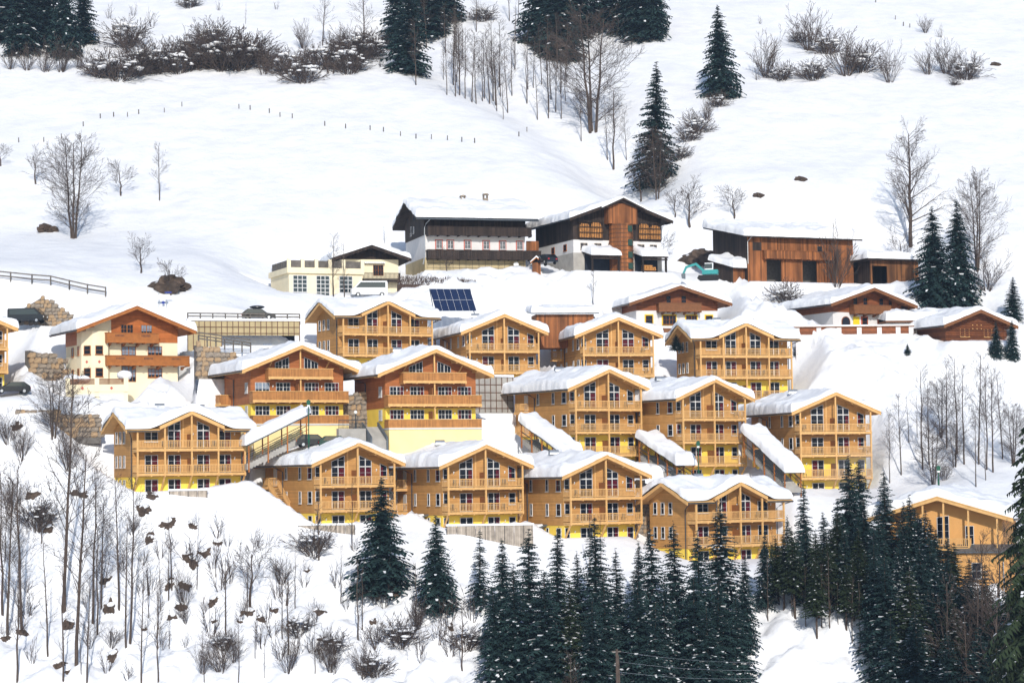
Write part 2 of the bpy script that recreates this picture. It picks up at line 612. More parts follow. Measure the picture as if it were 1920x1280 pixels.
def place(apex, Y, th, dy, zr):
    """origin (facade centre at ground) of a house whose front roof apex shows at pixel apex"""
    a = P(apex[0], apex[1], Y)
    return Vector((a.x + math.sin(th) * dy, a.y - math.cos(th) * dy, a.z - zr))


def hood(roof, x, y, z, s=1.0):
    """barrel shaped metal hood standing out of the roof snow"""
    def build():
        b = MB()
        n = 10
        r, l = .55, 1.1
        arc = [(r * math.cos(math.pi * i / n), r * math.sin(math.pi * i / n)) for i in range(n + 1)]
        arc2 = [(p[0] * .9, p[1] * .9) for p in arc]
        for i in range(n):
            b.face([(0, *arc[i]), (l, *arc[i]), (l, *arc[i + 1]), (0, *arc[i + 1])])
            b.face([(0, *arc2[i]), (l, *arc2[i]), (l, *arc2[i + 1]), (0, *arc2[i + 1])])
            b.face([(l, *arc[i]), (l, *arc[i + 1]), (l, *arc2[i + 1]), (l, *arc2[i])])
        k = MB()
        k.face([(.3, *p) for p in arc2])  # black sheet paints the shade inside the barrel
        return b.mesh('roof_hood', M['metal']), k.mesh('hood_opening', M['black'])
    a, k = cached('hood', build)
    o = add('roof_hood', a, roof, (x, y, z), R(-20))
    # the opening is part of the same hood; roof > roof_hood is already the third level, so it is parented to the roof
    q = add('hood_opening', k, roof, (x, y, z), R(-20))
    return o


def gable_house(name, label, cat, apex, Y, th, W, D, T, zr, os_, oh, ob, tan, walls, seed, group=None, fascia='trim', rooft=.26,
                thick=.5, eave=.35, hoods=((-1.6, 8.5),), pipe=True, roofmat=None, dy_apex=None):
    """chalet whose gable faces the front. T = top floor height above ground, zr = ridge above ground.
    walls: list of (z0, z1, material, inset); the last one runs up into the gable."""
    o = place(apex, Y, th, -oh, zr)
    h = thing(name, label, cat, o, th, group)
    HOUSES.append((o, th, W, D, 2.2))
    w2, hw = W / 2, W / 2 + os_
    for i, (z0, z1, m, ins) in enumerate(walls):
        b = MB()
        if z1 is None:
            zu = lambda x: zr - rooft - abs(x) * tan + .03
            b.ex([(-w2 + ins, z0), (w2 - ins, z0), (w2 - ins, zu(w2)), (0, zu(0)), (-w2 + ins, zu(w2))], ins, D - ins)
        else:
            b.box(-w2 + ins, w2 - ins, ins, D - ins, z0, z1)
        add('wall', b.mesh('wall', M[m]), h)
    ze = zr - hw * tan
    b = MB()
    b.ex([(-hw, ze), (-hw, ze - rooft), (0, zr - rooft), (hw, ze - rooft), (hw, ze), (0, zr)], -oh, D + ob)
    roof = add('roof', b.mesh('roof', M[roofmat or fascia]), h)
    b = MB()
    ft = rooft + .12
    for s in (-1, 1):
        b.ex([(s * (hw + .02), ze + .02), (s * (hw + .02), ze - ft), (0, zr - ft), (0, zr + .03)], -oh - .07, -oh - .003)
        b.ex([(s * (hw + .02), ze + .06), (s * (hw + .02), ze - .05), (0, zr - .05), (0, zr + .07)], -oh - .12, -oh - .073)
    add('fascia', b.mesh('fascia', M[fascia]), roof)
    for s in (-1, 1):
        b = MB()
        b.tube([(s * (hw + .07), -oh, ze - .12), (s * (hw + .07), D + ob, ze - .12)], .08, 6)
        add('gutter', b.mesh('gutter', M['pipe']), roof)
    for xx in (-hw + .35, -w2 * .93, -w2 * .47, 0, w2 * .47, w2 * .93, hw - .35):
        zz = zr - rooft - abs(xx) * tan
        me = cached(('purlin', oh, fascia), lambda: MB().box(-.09, .09, -oh + .12, .05, -.24, .02).mesh('purlin', M[fascia]))
        add('purlin', me, roof, (xx, 0, zz))

    def zf(x, y):
        return zr - np.sqrt(x * x + .12) * tan + .12 * tan
    roof_snow(roof, -hw, hw, -oh, D + ob, zf, seed, thick, eave, 'x')
    for hx, hy in hoods:
        hood(roof, hx, hy, zr - abs(hx) * tan + thick + .4)
    if pipe:
        b = MB()
        yy = D * .62
        b.tube([(-hw - .05, yy, ze - .15), (-hw + .25, yy, ze - .35), (-w2 - .1, yy, ze - .75), (-w2 - .1, yy, -1.5)], .06, 6)
        add('downpipe', b.mesh('downpipe', M['pipe']), h)
    h['zr'] = zr
    return h


def wall_lamp(h, x, y, z):
    def build():
        b = MB()
        b.ball((0, -.1, 0), .095, 8, 6, (1, .8, 1))
        b.box(-.04, .04, -.08, 0, -.2, -.08)
        return b.mesh('wall_lamp', M['globe'], True)
    add('wall_lamp', cached('wlamp', build), h, (x, y, z))


def side_porch(h, x, y, z):
    """yellow entrance block with a dark lean-to canopy on timber struts, beside the left wall"""
    def build():
        b = MB()
        b.box(-1.0, 0, -.2, 2.2, -3, 1.9)
        c = MB()
        c.ex([(-2.1, 1.95), (.0, 2.55), (.0, 2.7), (-2.1, 2.1)], -.9, 2.5)
        d = MB()
        for yy in (-.7, 2.3):
            d.beam((-1.02, yy if yy < 0 else 2.2, .7), (-1.95, yy, 1.95), .12)
        s = MB()
        s.ex([(-2.15, 2.1), (-.5, 2.58), (-.6, 2.75), (-1.4, 2.62), (-2.0, 2.35)], -.8, 2.4)
        return b.mesh('porch', M['yellow']), c.mesh('canopy', M['grey']), d.mesh('strut', M['trim']), s.mesh('canopy_snow', M['roofsnow'])
    a, c, d, s = cached('porch', build)
    p = add('porch', a, h, (x, y, z))
    add('canopy', c, p)
    add('strut', d, p)
    add('canopy_snow', s, p)


def chair_mesh():
    b = MB()
    b.box(-.25, .25, -.25, .25, .42, .47)
    b.box(-.25, .25, .2, .25, .47, .95)
    return b.mesh('seat', M['fence'])


CHAIRS = []


def type_c(label, apex, Y, th, seed, balc=2, T=4.5, base=0.0, yfrom=1, curt='', porch=False, stairs=False, W=9.6, D=13.0, hoods=((-1.6, 8.5),), name='apartment_chalet', brace=True):
    """ochre apartment chalet: gable front, 3 posts, baluster balconies, yellow lowest storey"""
    FL = 2.77
    zr = T + 4.8
    tan = .404
    rn = random.Random(seed)
    zy = T - FL * yfrom - .3         # top of the yellow part
    h = gable_house(name, label, 'house', apex, Y, th, W, D, T, zr, 1.17, 1.8, 4.2, tan,
                    [(-3.0, zy, 'yellow', .04), (zy - .05, None, 'ochre', 0)], seed, 'ochre apartment chalets', hoods=hoods)
    w2 = W / 2
    low = T - FL * (balc - 1)
    ci = iter(list(curt) + ['-'] * 60)

    def C(opts='lrn----'):
        c = next(ci)
        if c == '-':
            c = rn.choice(opts)
        return None if c in '-.' else c
    for k in range(balc + 1):
        z = T - FL * k
        if z + 2 < -.6:
            break
        tall = k == 0
        if tall:
            window(h, -2.62, 0, z + .02, 1.68, 2.72, 3.4, 'tall', C(), sill=False)
            window(h, .92, 0, z + .02, 1.6, 3.4, 2.76, 'tall', C(), sill=False)
            window(h, 3.62, 0, z + .75, .9, 1.72, 1.36, 'one', C('lr---'))
        else:
            window(h, -2.6, 0, z + .02, 1.6, 2.12, style='dd', cur=C(), sill=False)
            window(h, .95, 0, z + .02, 1.52, 2.12, style='dd', cur=C(), sill=False)
            window(h, 3.66, 0, z + .75, .84, 1.36, style='one', cur=C('l---'))
        window(h, -w2 + .12, 0, z + .75, .66, 1.4, style='one', cur=C('l----'))
        window(h, -w2, 1.5, z + .75, 1.0, 1.4, style='one', cur=C('l----'), wall='left')
        window(h, -w2, 3.85, z + .75, .55, 1.4, style='one', wall='left')
        window(h, -w2, 7.5, z + .75, .5, 1.4, style='one', wall='left')
        wall_lamp(h, -3.35, 0, z + 1.75)
        wall_lamp(h, 3.15, 0, z + 1.75)
        if k < balc:
            balcony(h, -w2 - .02, w2 + .02, z, 1.5)
            pm = cached(('div', 1.42), lambda: MB().box(-.04, .04, -1.42, 0, 0, 1.7).mesh('divider_panel', M['panel']))
            add('divider_panel', pm, h, (0, 0, z))
            if rn.random() < .75:
                CHAIRS.append((h, rn.uniform(-4.3, -3.1), -.9, z, rn.uniform(-.6, .6), k))
            if rn.random() < .7:
                CHAIRS.append((h, rn.uniform(2.7, 4.3), -.9, z, rn.uniform(-.6, .6), k))
    # centre pilaster board on the wall
    add('pilaster', cached(('pil', T, zr), lambda: MB().box(-.09, .09, -.05, 0, T, zr - .5).mesh('pilaster', M['trim'])), h, (-.55, 0, 0))
    for x in (-w2 + .08, 0, w2 - .08):
        ztop = zr - .26 - abs(x) * tan
        post(h, x, -1.5, low - .2, ztop + .02)
        if brace:
            me = cached(('brace',), lambda: MB().beam((0, -1.45, -.2), (0, -.02, -2.0), .16).mesh('brace', M['trim']))
            add('brace', me, h, (x, 0, low))
    for x in (-w2 + .3, w2 - .3):       # the roof runs on over the open stair at the back
        post(h, x, D + 3.6, -2.0, zr - .26 - abs(x) * tan + .02, .2)
    # landing on the left wall with a railing
    for k in (0, 1):
        b = balcony(h, -.7, .7, 0, 1.3)
        b.rotation_euler = (0, 0, R(-90))
        b.location = (-w2, 10.2, T - FL * k)
    door = cached('sidedoor', lambda: MB().box(0, .05, -.45, .45, 0, 2.05).mesh('door', M['frame']))
    for k in (0, 1):
        add('door', door, h, (-w2 - .05, 10.2, T - FL * k))
    if stairs:
        b = MB()
        n = 14
        for i in range(n):
            z1 = T - i * FL / n
            b.box(-1.3, -.1, -.24 * (i + 1), -.24 * i, z1 - .06, z1)
        for xx in (-1.3, -.1):
            b.beam((xx, 0, T - .1), (xx, -.24 * n, T - FL - .1), .08, .3)
            b.beam((xx, 0, T + .9), (xx, -.24 * n, T - FL + .9), .07)
            for i in range(0, n * 2):
                yy = -.12 * i
                zz = T + yy * FL / (.24 * n)
                b.box(xx - .02, xx + .02, yy - .02, yy + .02, zz, zz + .9)
        add('outside_stair', b.mesh('outside_stair', M['trim']), h, (-w2, 9.4, 0))
    if porch:
        side_porch(h, -w2, 4.6, -1.2)
    return h


def type_l(label, apex, Y, th, seed, T=4.5, balc=2, W=13.0, D=7.0, curt='', yfrom=1, brace=True):
    """ochre apartment house, ridge parallel to the front, cross gable over the middle bays"""
    FL, tan = 2.77, .45
    rn = random.Random(seed)
    zr = T + 4.3
    oh, ob, os_ = 1.65, 1.0, 1.2
    yc = (D + ob - oh) / 2
    o = place(apex, Y, th, -oh, zr - .04)
    h = thing('apartment_chalet', label, 'house', o, th, 'ochre apartment chalets')
    HOUSES.append((o, th, W, D, 2.2))
    w2 = W / 2
    half = yc + oh
    ze = zr - half * tan
    rt = .24
    zy = T - FL * yfrom - .3
    zu = lambda y: zr - rt - abs(y - yc) * tan + .03
    add('wall', MB().box(-w2 + .04, w2 - .04, .04, D - .04, -3, zy).mesh('wall', M['yellow']), h)
    add('wall', MB().ex([(0, zy - .05), (D, zy - .05), (D, zu(D)), (yc, zu(yc)), (0, zu(0))], -w2, w2, 'x').mesh('wall', M['ochre']), h)
    cg = 3.3                      # half width of the cross gable wall
    ch = 3.85
    ctan = .44
    zc = zr - .04
    cu = lambda x: zc - rt - abs(x) * ctan
    add('gable_wall', MB().ex([(-cg, T + 1.5), (cg, T + 1.5), (cg, cu(cg)), (0, cu(0)), (-cg, cu(cg))], -.002, yc).mesh('gable_wall', M['ochre']), h)
    b = MB()
    full = [(-oh, ze), (-oh, ze - rt), (yc, zr - rt), (D + ob, zr - rt - (D + ob - yc) * tan), (D + ob, zr - (D + ob - yc) * tan), (yc, zr)]
    rear = [(yc - .3, zr - .3 * tan), (yc - .3, zr - rt - .3 * tan), (yc, zr - rt), (D + ob, zr - rt - (D + ob - yc) * tan), (D + ob, zr - (D + ob - yc) * tan), (yc, zr)]
    b.ex(full, -w2 - os_, -ch + .02, 'x')
    b.ex(full, ch - .02, w2 + os_, 'x')
    b.ex(rear, -ch + .02, ch - .02, 'x')
    roof = add('roof', b.mesh('roof', M['trim']), h)
    b = MB()
    zce = zc - ch * ctan
    b.ex([(-ch, zce), (-ch, zce - rt), (0, zc - rt), (ch, zce - rt), (ch, zce), (0, zc)], -oh - .05, yc)
    add('cross_gable', b.mesh('cross_gable', M['trim']), roof)
    b = MB()
    for s in (-1, 1):
        b.ex([(s * (ch + .02), zce + .03), (s * (ch + .02), zce - .38), (0, zc - .38), (0, zc + .03)], -oh - .13, -oh - .053)
    add('fascia', b.mesh('fascia', M['trim']), roof)
    b = MB()
    yb = D + ob
    zb = zr - (yb - yc) * tan
    for sgn, q in ((1, yb), (-1, -oh)):
        zq = zb if sgn == 1 else ze
        b.ex([(q, zq + .03), (q, zq - .36), (yc, zr - .36), (yc, zr + .03)], -w2 - os_ - .08, -w2 - os_ - .003, 'x')
    add('bargeboard', b.mesh('bargeboard', M['trim']), roof)
    for a, e in ((-w2 - os_, -ch), (ch, w2 + os_)):
        add('gutter', MB().tube([(a, -oh - .07, ze - .12), (e, -oh - .07, ze - .12)], .085, 6).mesh('gutter', M['pipe']), roof)

    def zf(x, y):
        m = zr - np.sqrt((y - yc) ** 2 + .12) * tan + .15
        c = zc - np.sqrt(x * x + .1) * ctan + .14
        c = np.where(y < yc + .5, c, m)
        k = .25
        return np.maximum(m, c) + k * np.exp(-np.abs(m - c) / k) * .35 - .0
    roof_snow(roof, -w2 - os_, w2 + os_, -oh, D + ob, zf, seed, .52, .22, 'y')
    hood(roof, -2.6, yc + .6, zr + .5)
    hood(roof, 2.4, yc + .9, zr + .4)
    add('pilaster', MB().box(-.6, -.42, -.05, -.002, T, zc - .6).mesh('pilaster', M['trim']), h)
    FLW = [(-5.1, 1.55), (-2.35, 1.5), (1.15, 1.5), (3.75, 1.5)]
    low = T - FL * (balc - 1)
    ci = iter(list(curt) + ['-'] * 60)
    for k in range(balc + 1):
        z = T - FL * k
        if z + 2 < -.6:
            break
        for i, (x, w) in enumerate(FLW):
            c = next(ci)
            c = rn.choice('lrn---') if c == '-' else c
            c = None if c in '-.' else c
            if k == 0 and i == 1:
                window(h, x, -.002, z + .02, w, 2.6, 3.25, 'tall', c, sill=False)
            elif k == 0 and i == 2:
                window(h, x, -.002, z + .02, w, 3.2, 2.55, 'tall', c, sill=False)
            elif k == 0 and i == 0:
                window(h, x, 0, z + .85, w, 1.25, style='dd', cur=c)
            else:
                window(h, x, 0, z + .02, w, 2.1, style='dd', cur=c, sill=False)
        for yy in (3.35, 4.8, 6.2):
            window(h, -w2, yy, z + .75, .62, 1.35, style='one', wall='left')
        wall_lamp(h, .65, 0, z + 1.75)
        wall_lamp(h, 5.7, 0, z + 1.75)
        if k < balc:
            balcony(h, -w2 - .02, w2 + .02, z, 1.5)
            pm = cached(('div', 1.42), lambda: MB().box(-.04, .04, -1.42, 0, 0, 1.7).mesh('divider_panel', M['panel']))
            add('divider_panel', pm, h, (0, 0, z))
            for _ in range(2):
                CHAIRS.append((h, rn.choice((-5.6, -3.0, .6, 3.0, 5.6)) + rn.uniform(-.2, .2), -.9, z, rn.uniform(-.6, .6), k))
    for x in (-w2 + .08, -3.2, 0, 3.2, w2 - .08):
        zt = (cu(x) if abs(x) < ch else ze - rt + .04) + .02
        post(h, x, -1.5, low - .2, zt)
        if brace:
            me = cached(('brace',), lambda: MB().beam((0, -1.45, -.2), (0, -.02, -2.0), .16).mesh('brace', M['trim']))
            add('brace', me, h, (x, 0, low))
    for xx in (-w2 - os_ + .3, w2 + os_ - .3):
        b = MB().tube([(xx, -oh + .05, ze - .2), (xx * .93, -.4, ze - .55), (math.copysign(w2 + .08, xx), -.1 if xx > 0 else .3, ze - .9), (math.copysign(w2 + .08, xx), -.1 if xx > 0 else .3, -1)], .055, 6)
        add('downpipe', b.mesh('downpipe', M['pipe']), h)
    return h


def type_a(label, apex, Y, th, seed, curt=''):
    """brown chalet with solid plank balconies on a pale yellow garage base"""
    FL = 2.77
    T = 7.5
    W, D = 11.7, 10.5
    zr = T + 3.75
    tan = .405
    rn = random.Random(seed)
    zy = T - FL - .35
    h = gable_house('plank_balcony_chalet', label, 'house', apex, Y, th, W, D, T, zr, 1.6, 1.8, 1.3, tan,
                    [(1.9, zy, 'yellow', .04), (zy - .05, None, 'brown', 0)], seed, 'brown chalets with plank balconies',
                    hoods=((-1.5, 8.5),), thick=.5, eave=.3)
    w2 = W / 2
    b = MB()
    b.box(-w2 - .1, w2 + .1, -1.45, D, -3, 1.93)
    g = add('garage_base', b.mesh('garage_base', M['paleyellow']), h)
    add('cornice', MB().box(-w2 - .15, w2 + .15, -1.55, D * .5, 1.75, 1.935).mesh('cornice', M['frame']), g)
    ci = iter(list(curt) + ['-'] * 40)

    def C():
        c = next(ci)
        c = rn.choice('nm----') if c == '-' else c
        return None if c in '-.' else c
    window(h, -2.8, 0, T + 1.05, 1.75, .72, 1.42, 'sash', C())
    window(h, .85, 0, T + 1.05, 1.75, 1.42, .72, 'sash', C())
    for k in (1, 2):
        z = T - FL * k
        for x in (-5.3, -2.7, .9, 3.45):
            window(h, x, 0, z + 1.02, 1.78, 1.15, style='sash', cur=C())
        window(h, -w2, 2.0, z + .95, .95, 1.25, style='sash', wall='left')
        add('divider_panel', cached(('div', 1.3), lambda: MB().box(-.04, .04, -1.3, 0, 0, 1.95).mesh('divider_panel', M['panel'])), h, (-.3, 0, z))
        wall_lamp(h, -3.1, 0, z + 1.75)
        wall_lamp(h, 3.05, 0, z + 1.75)
    balcony(h, -4.05, 4.05, T, 1.4, 'plank', rail_h=1.03)
    balcony(h, -w2 - .15, w2 + .15, T - FL, 1.4, 'plank', rail_h=1.1)
    balcony(h, -w2 - .12, w2 + .12, T - 2 * FL, 1.4, 'plank', rail_h=1.0, joists=False)
    post(h, 0, -1.2, T - 2 * FL, zr - .35, .16)
    bl = balcony(h, -.9, .9, 0, 1.3, 'plank')
    bl.rotation_euler = (0, 0, R(-90))
    bl.location = (-w2, 8.9, T - FL)
    for x in (-w2 - .5, w2 + .5, -3.6, 3.6):
        z = zr - .3 - abs(x) * tan
        me = cached('knee', lambda: MB().beam((0, -1.3, -.12), (0, .0, -1.0), .13).mesh('knee_brace', M['trim']))
        if abs(x) < w2:
            add('knee_brace', me, h, (x, 0, z))
    return h
# ------------------------------------------------------------------ the apartment chalets
type_c('ochre balcony chalet with outside wooden stair, big dark spruce in front', (672.5, 830), 271, R(31), 11, porch=True, stairs=True, curt='rbl.lr.b.')
type_c('ochre balcony chalet standing behind the pale board fence, two balconies over a yellow storey', (912, 834), 271, R(27), 12, porch=True, curt='nnl.lrn..')
type_c('ochre balcony chalet behind tips of the spruce thicket, stone wall at its side', (1138, 853), 271, R(29.5), 13, porch=True, curt='.br.ln..')
type_c('tall ochre chalet with three balconies beside the wide snow chute', (1142.5, 692.5), 290, R(30), 14, balc=3, T=6.7, curt='rn.')
type_c('tall ochre chalet with three balconies between two covered stairways, green lamp post before it', (1341, 711), 290, R(32), 15, balc=3, T=7.1, curt='.nl.lr')
type_c('tall ochre chalet with three balconies next to the open snow slope and bare grove', (1567.5, 735.5), 290, R(18), 16, balc=3, T=7.1, curt='.nl')
type_c('ochre balcony chalet just below the blue solar panels', (946, 589), 311, R(17), 17, T=3.8, curt='nrl.bl', brace=False)
type_c('ochre balcony chalet with many red curtains in front of the low red-boarded hut', (1160, 595), 311, R(13), 18, T=3.8, curt='nbl.nb', brace=False)
type_c('partly hidden ochre balcony chalet beside the snowy lane with a black car', (-58, 577), 285, R(27), 19, T=5.5, brace=False, hoods=())
type_l('long ochre chalet with cross gable just below the cream garage building and van', (728, 565), 311, R(28), 21, T=5.5, curt='.rrn', brace=False)
type_l('long ochre chalet with cross gable on the snowy knoll above the bare lower slope', (360, 771), 271, R(27), 22, T=4.8, curt='.nnrrnnnrnnr')
type_l('long ochre chalet with cross gable and a yellow lowest storey beside the bumpy snow bank', (1399, 606), 311, R(17), 23, T=6.6, balc=3, curt='....lrnn', brace=False)
type_l('long ochre chalet with cross gable half hidden behind tall spruces', (1389, 904), 271, R(34), 24, T=4.5, curt='.nr')
type_a('brown plank balcony chalet next to the covered walkway with a green lamp post', (566, 647.5), 283, R(24), 31, curt='..p.n')
type_a('brown plank balcony chalet between concrete steps and the mesh-clad retaining wall', (817.5, 655), 283, R(24), 32, curt='..nn')

ROOTS = [o for o in COL.objects if o.name.startswith('apartment_chalet')]
ROOTS.sort(key=lambda o: o.name)
cm = cached('chair', chair_mesh)
cl = cached('chairlegs', lambda: MB().box(-.24, -.2, -.24, -.2, 0, .42).mesh('leg', M['fence']))
SHORT = ('outside stair chalet', 'board fence chalet', 'stone wall chalet', 'snow chute chalet', 'covered stairways chalet', 'bare grove chalet', 'solar panel chalet', 'red hut chalet', 'black car chalet',
         'workshop-side long chalet', 'knoll long chalet', 'snow bank long chalet', 'spruce-hidden long chalet')
for h, x, y, z, rz, k in CHAIRS:
    mw = Matrix.Translation(h.location) @ Matrix.Rotation(h.rotation_euler.z, 4, 'Z')
    p = mw @ Vector((x, y, z + .003))
    c = thing('balcony_chair', f'dark chair by {"corner post" if abs(x) > 3.9 else "window"} on {("top", "second", "third")[k]} balcony of {SHORT[ROOTS.index(h)]}', 'chair', p, h.rotation_euler.z + rz, 'chairs on the balconies')
    add('seat', cm, c)
    for dx, dy in ((0, 0), (.44, 0), (0, .44), (.44, .44)):
        add('leg', cl, c, (dx, dy, 0))


# ------------------------------------------------------------------ cream chalet on the left
def cream_chalet():
    T, W, D = 5.0, 11.8, 8.6
    zr, tan = T + 4.25, .392
    h = gable_house('cream_chalet', 'cream rendered chalet with orange wood gable and two carved plank balconies', 'house', (257, 574), 293, R(27), W, D, T, zr,
                    1.75, 2.0, 1.2, tan, [(-3, None, 'cream', 0)], 41, fascia='orangetrim', thick=.5, eave=.3, hoods=(), pipe=False)
    w2 = W / 2
    zu = lambda x: zr - .23 - abs(x) * tan
    add('gable_cladding', MB().ex([(-2.7, T - .1), (w2 - .01, T - .1), (w2 - .01, zu(w2)), (0, zu(0)), (-2.7, zu(2.7))], -.06, -.003).mesh('gable_cladding', M['orange']), h)
    bay = MB().ex([(-6.35, 2.4), (-6.35, .45), (-5.3, -.75), (-3.35, -.75), (-2.85, .05), (-5.9, .5)], -2.5, T + 1.2, 'z')
    bo = add('bay', bay.mesh('bay', M['cream']), h)
    add('side_cladding', MB().box(-w2 - .06, -w2 + .2, 2.4, D + .05, T - .3, T + 1.6).mesh('side_cladding', M['orange']), h)
    an = math.atan2(-.75 - .45, -5.3 + 6.35)
    for z in (T - 1.7, T - 4.45):
        window(h, -4.95, -.75, z, .95, 1.1, style='one', fm='orangetrim')
        w = window(h, -6.1, .15, z, .95, 1.1, style='one', fm='orangetrim')
        w.rotation_euler = (0, 0, an)
        window(h, -6.35, 2.0, z, .7, 1.1, style='one', fm='orangetrim', wall='left')
        window(h, -w2, 6.0, z, .8, 1.15, style='one', fm='orangetrim', wall='left')
        window(h, 2.0, 0, z, 1.85, 1.15, style='sash', fm='orangetrim', cur='p')
    window(h, -1.4, 0, T - 2.1, 1.85, 1.5, style='sash', fm='orangetrim', cur='p')
    window(h, -1.4, 0, T - 5, 1.85, 2.0, style='sash', fm='orangetrim', cur='p', sill=False)
    window(h, -1.5, -.06, T + .95, 1.6, 1.15, style='sash', fm='orangetrim')
    window(h, 1.1, -.06, T + .95, 1.45, 1.15, style='sash', fm='orangetrim', cur='p')
    for x0, x1, z in ((-3.7, 3.0, T), (-3.7, 7.0, T - 2.8)):
        b = balcony(h, x0, x1, z, 1.35, 'plank', wood='orangetrim', rail_h=1.0)
        n = 3 if x1 > 4 else 2
        for i in range(n):
            cx = (x0 + x1) / 2
            mid = x0 + (x1 - x0) * (i + .5) / n - cx
            k = MB()
            for j in range(-3, 4):
                k.box(mid + j * .17 - .035, mid + j * .17 + .035, -1.412, -1.4, .5, .75)
            add('carved_slots', k.mesh('carved_slots', M['painted_shade']), b)  # near-black strips paint the shade inside the slots
        for i in range(4):
            xx = x0 + .6 + (x1 - x0 - 1.2) * i / 3
            add('bracket', cached('bracket', lambda: MB().ex([(0, -.3), (0, -.72), (-1.1, -.36), (-1.1, -.3)], -.14, .14, 'x').mesh('bracket', M['orangetrim'])), h, (xx, 0, z))
    dm = cached('diamond', lambda: MB().ex([(0, -.22), (.2, 0), (0, .22), (-.2, 0)], -.012, 0).mesh('diamond_ornament', M['redframe']))
    add('diamond_ornament', dm, h, (-4.45, -.752, T - 2.6))
    d2 = add('diamond_ornament', dm, h, (-5.85, -.13, T - 2.6), an)
    return h


cream_chalet()


def cream_garage():
    o = P(182, 757, 287.5)
    th = R(10)
    g = thing('garage', 'low cream garage with white doors and planked roof parapet below the cream chalet', 'garage', o, th)
    add('wall', MB().box(-3.7, 3.7, 0, 7, -3, 1.5).mesh('wall', M['cream']), g)
    p = add('parapet', MB().box(-3.75, 3.75, -.05, .2, 1.5, 2.35).mesh('parapet', M['cream']), g)
    for x in (-3.75, -.28, 3.2):
        add('pier', MB().box(x, x + .55, -.12, .45, 1.45, 3.15).mesh('pier', M['cream']), g)
    for x0, x1 in ((-3.2, -.28), (.27, 3.2)):
        k = MB()
        n = int((x1 - x0) / .13)
        for i in range(n):
            xx = x0 + (i + .5) * (x1 - x0) / n
            k.box(xx - .05, xx + .05, .02, .06, 2.35, 3.0)
        k.box(x0, x1, .0, .1, 2.95, 3.05)
        add('railing_planks', k.mesh('railing_planks', M['chalettrim']), g, kind='stuff')
        add('garage_door_and_opening', MB().box(x0 + (.5 if x0 < -1 else 0), x1, -.03, .0, -.9, 1.2).mesh('garage_door_and_opening', M['frame']), g)
        c = (x0 + x1) / 2
        add('diamond_ornament', _cache['diamond'], g, (c, -.053, 1.9))
    rn = random.Random(5)
    for x, r in ((-3.0, .9), (-1.6, .7), (3.3, .8)):
        add('snow_heap', MB().ball((x, 1.1, 3.0 if x < 3 else 3.5), r, 12, 8, (1.2, 1.0, .75), .06, rn).mesh('snow_heap', M['roofsnow'], True), g)
    add('deck_snow', MB().box(-3.6, 3.6, .3, 7.0, 1.5, 2.3).mesh('deck_snow', M['snow']), g)
    HOUSES.append((o, th, 7.4, 7.0, 1.5))


cream_garage()


# ------------------------------------------------------------------ two white and brown chalets, log cabin
def brown_chalet(label, apex, Y, th, seed, W, fr, tops, lows, depth, decorated=False):
    T, D = 3.0, depth
    zr, tan = T + 3.3, .325
    h = gable_house('brown_chalet', label, 'house', apex, Y, th, W, D, T, zr, 1.5, 1.8, 1.0, tan,
                    [(-3, T + .1, 'white', .06), (T, None, 'chalet', 0)], seed, 'white and brown chalets', fascia='chalettrim', thick=.45, eave=.25, hoods=(), pipe=False)
    w2 = W / 2
    for i, (x, w) in enumerate(tops):
        window(h, x, 0, T + .95, w, 1.15, style='one', fm='woodframe')
    for i, (x, w) in enumerate(lows):
        surround = MB().box(x - .14, x + w + .14, .0, .05, T - 2.1, T - .55)
        add('painted_surround', surround.mesh('painted_surround', M[fr]), h)
        window(h, x, 0, T - 1.95, w, 1.25, style='sash' if w > 1.3 else 'one', fm='woodframe')
    b = balcony(h, -3.0, 3.2, T, 1.2, 'plank', wood='chalettrim', rail_h=1.0)
    if decorated:
        k = MB()
        for x in (-2.4, -.9, 1.2, 2.6):
            pts = []
            for i in range(10):
                r = .26 if i % 2 == 0 else .11
                pts.append((x + r * math.sin(math.pi * i / 5), .45 + r * math.cos(math.pi * i / 5)))
            k.ex(pts, -1.29, -1.262)
        add('star_ornament', k.mesh('star_ornament', M['trim']), b)
        k = MB()
        for x in (-.3, .5, 1.0):
            for s in (-.12, .12):
                k.tube([(x + s, -1.32, .3), (x + s * .6, -1.32, .9), (x + s * 1.6, -1.32, 1.25)], .05, 5)
        add('wooden_ornament', k.mesh('wooden_ornament', M['trim']), b)
    for x in (-2.2, -.6, 1.0, 2.6):
        add('bracket', cached('bracket2', lambda: MB().ex([(0, -.3), (0, -.65), (-1.0, -.36), (-1.0, -.3)], -.12, .12, 'x').mesh('bracket', M['chalettrim'])), h, (x, 0, T))
    return h


P1 = brown_chalet('white and brown chalet with yellow window surrounds above the ochre chalets', (1276, 536), 330, R(14), 51, 12.0, 'yelframe_glow',
                  [(-1.6, .75), (.6, .8)], [(-4.6, 1.0), (-2.1, 1.9), (1.3, 1.6), (4.2, 1.0)], 7.5)
balcony(P1, -4.4, 1.2, -.6, 1.5, 'plank', wood='chalettrim', rail_h=1.0)
P2 = brown_chalet('white and brown chalet with stars and figures on its carved balcony, terrace in front', (1639, 540), 330, R(27), 52, 11.6, 'redframe',
                  [(-2.4, .8), (-.7, .8), (2.0, .8), (3.6, .7)], [(-.9, .9), (1.9, 1.0), (4.2, .95)], 12)
arch = [(.62 * math.cos(a), .62 * math.sin(a)) for a in [math.pi * i / 8 for i in range(9)]] + [(-.62, -.6), (.62, -.6)]
add('arched_window', MB().ex(arch, -.03, .07).mesh('arched_window', M['painted_shade']), P2, (-3.6, 0, 1.7))  # near-black plate paints the unlit room behind the arch
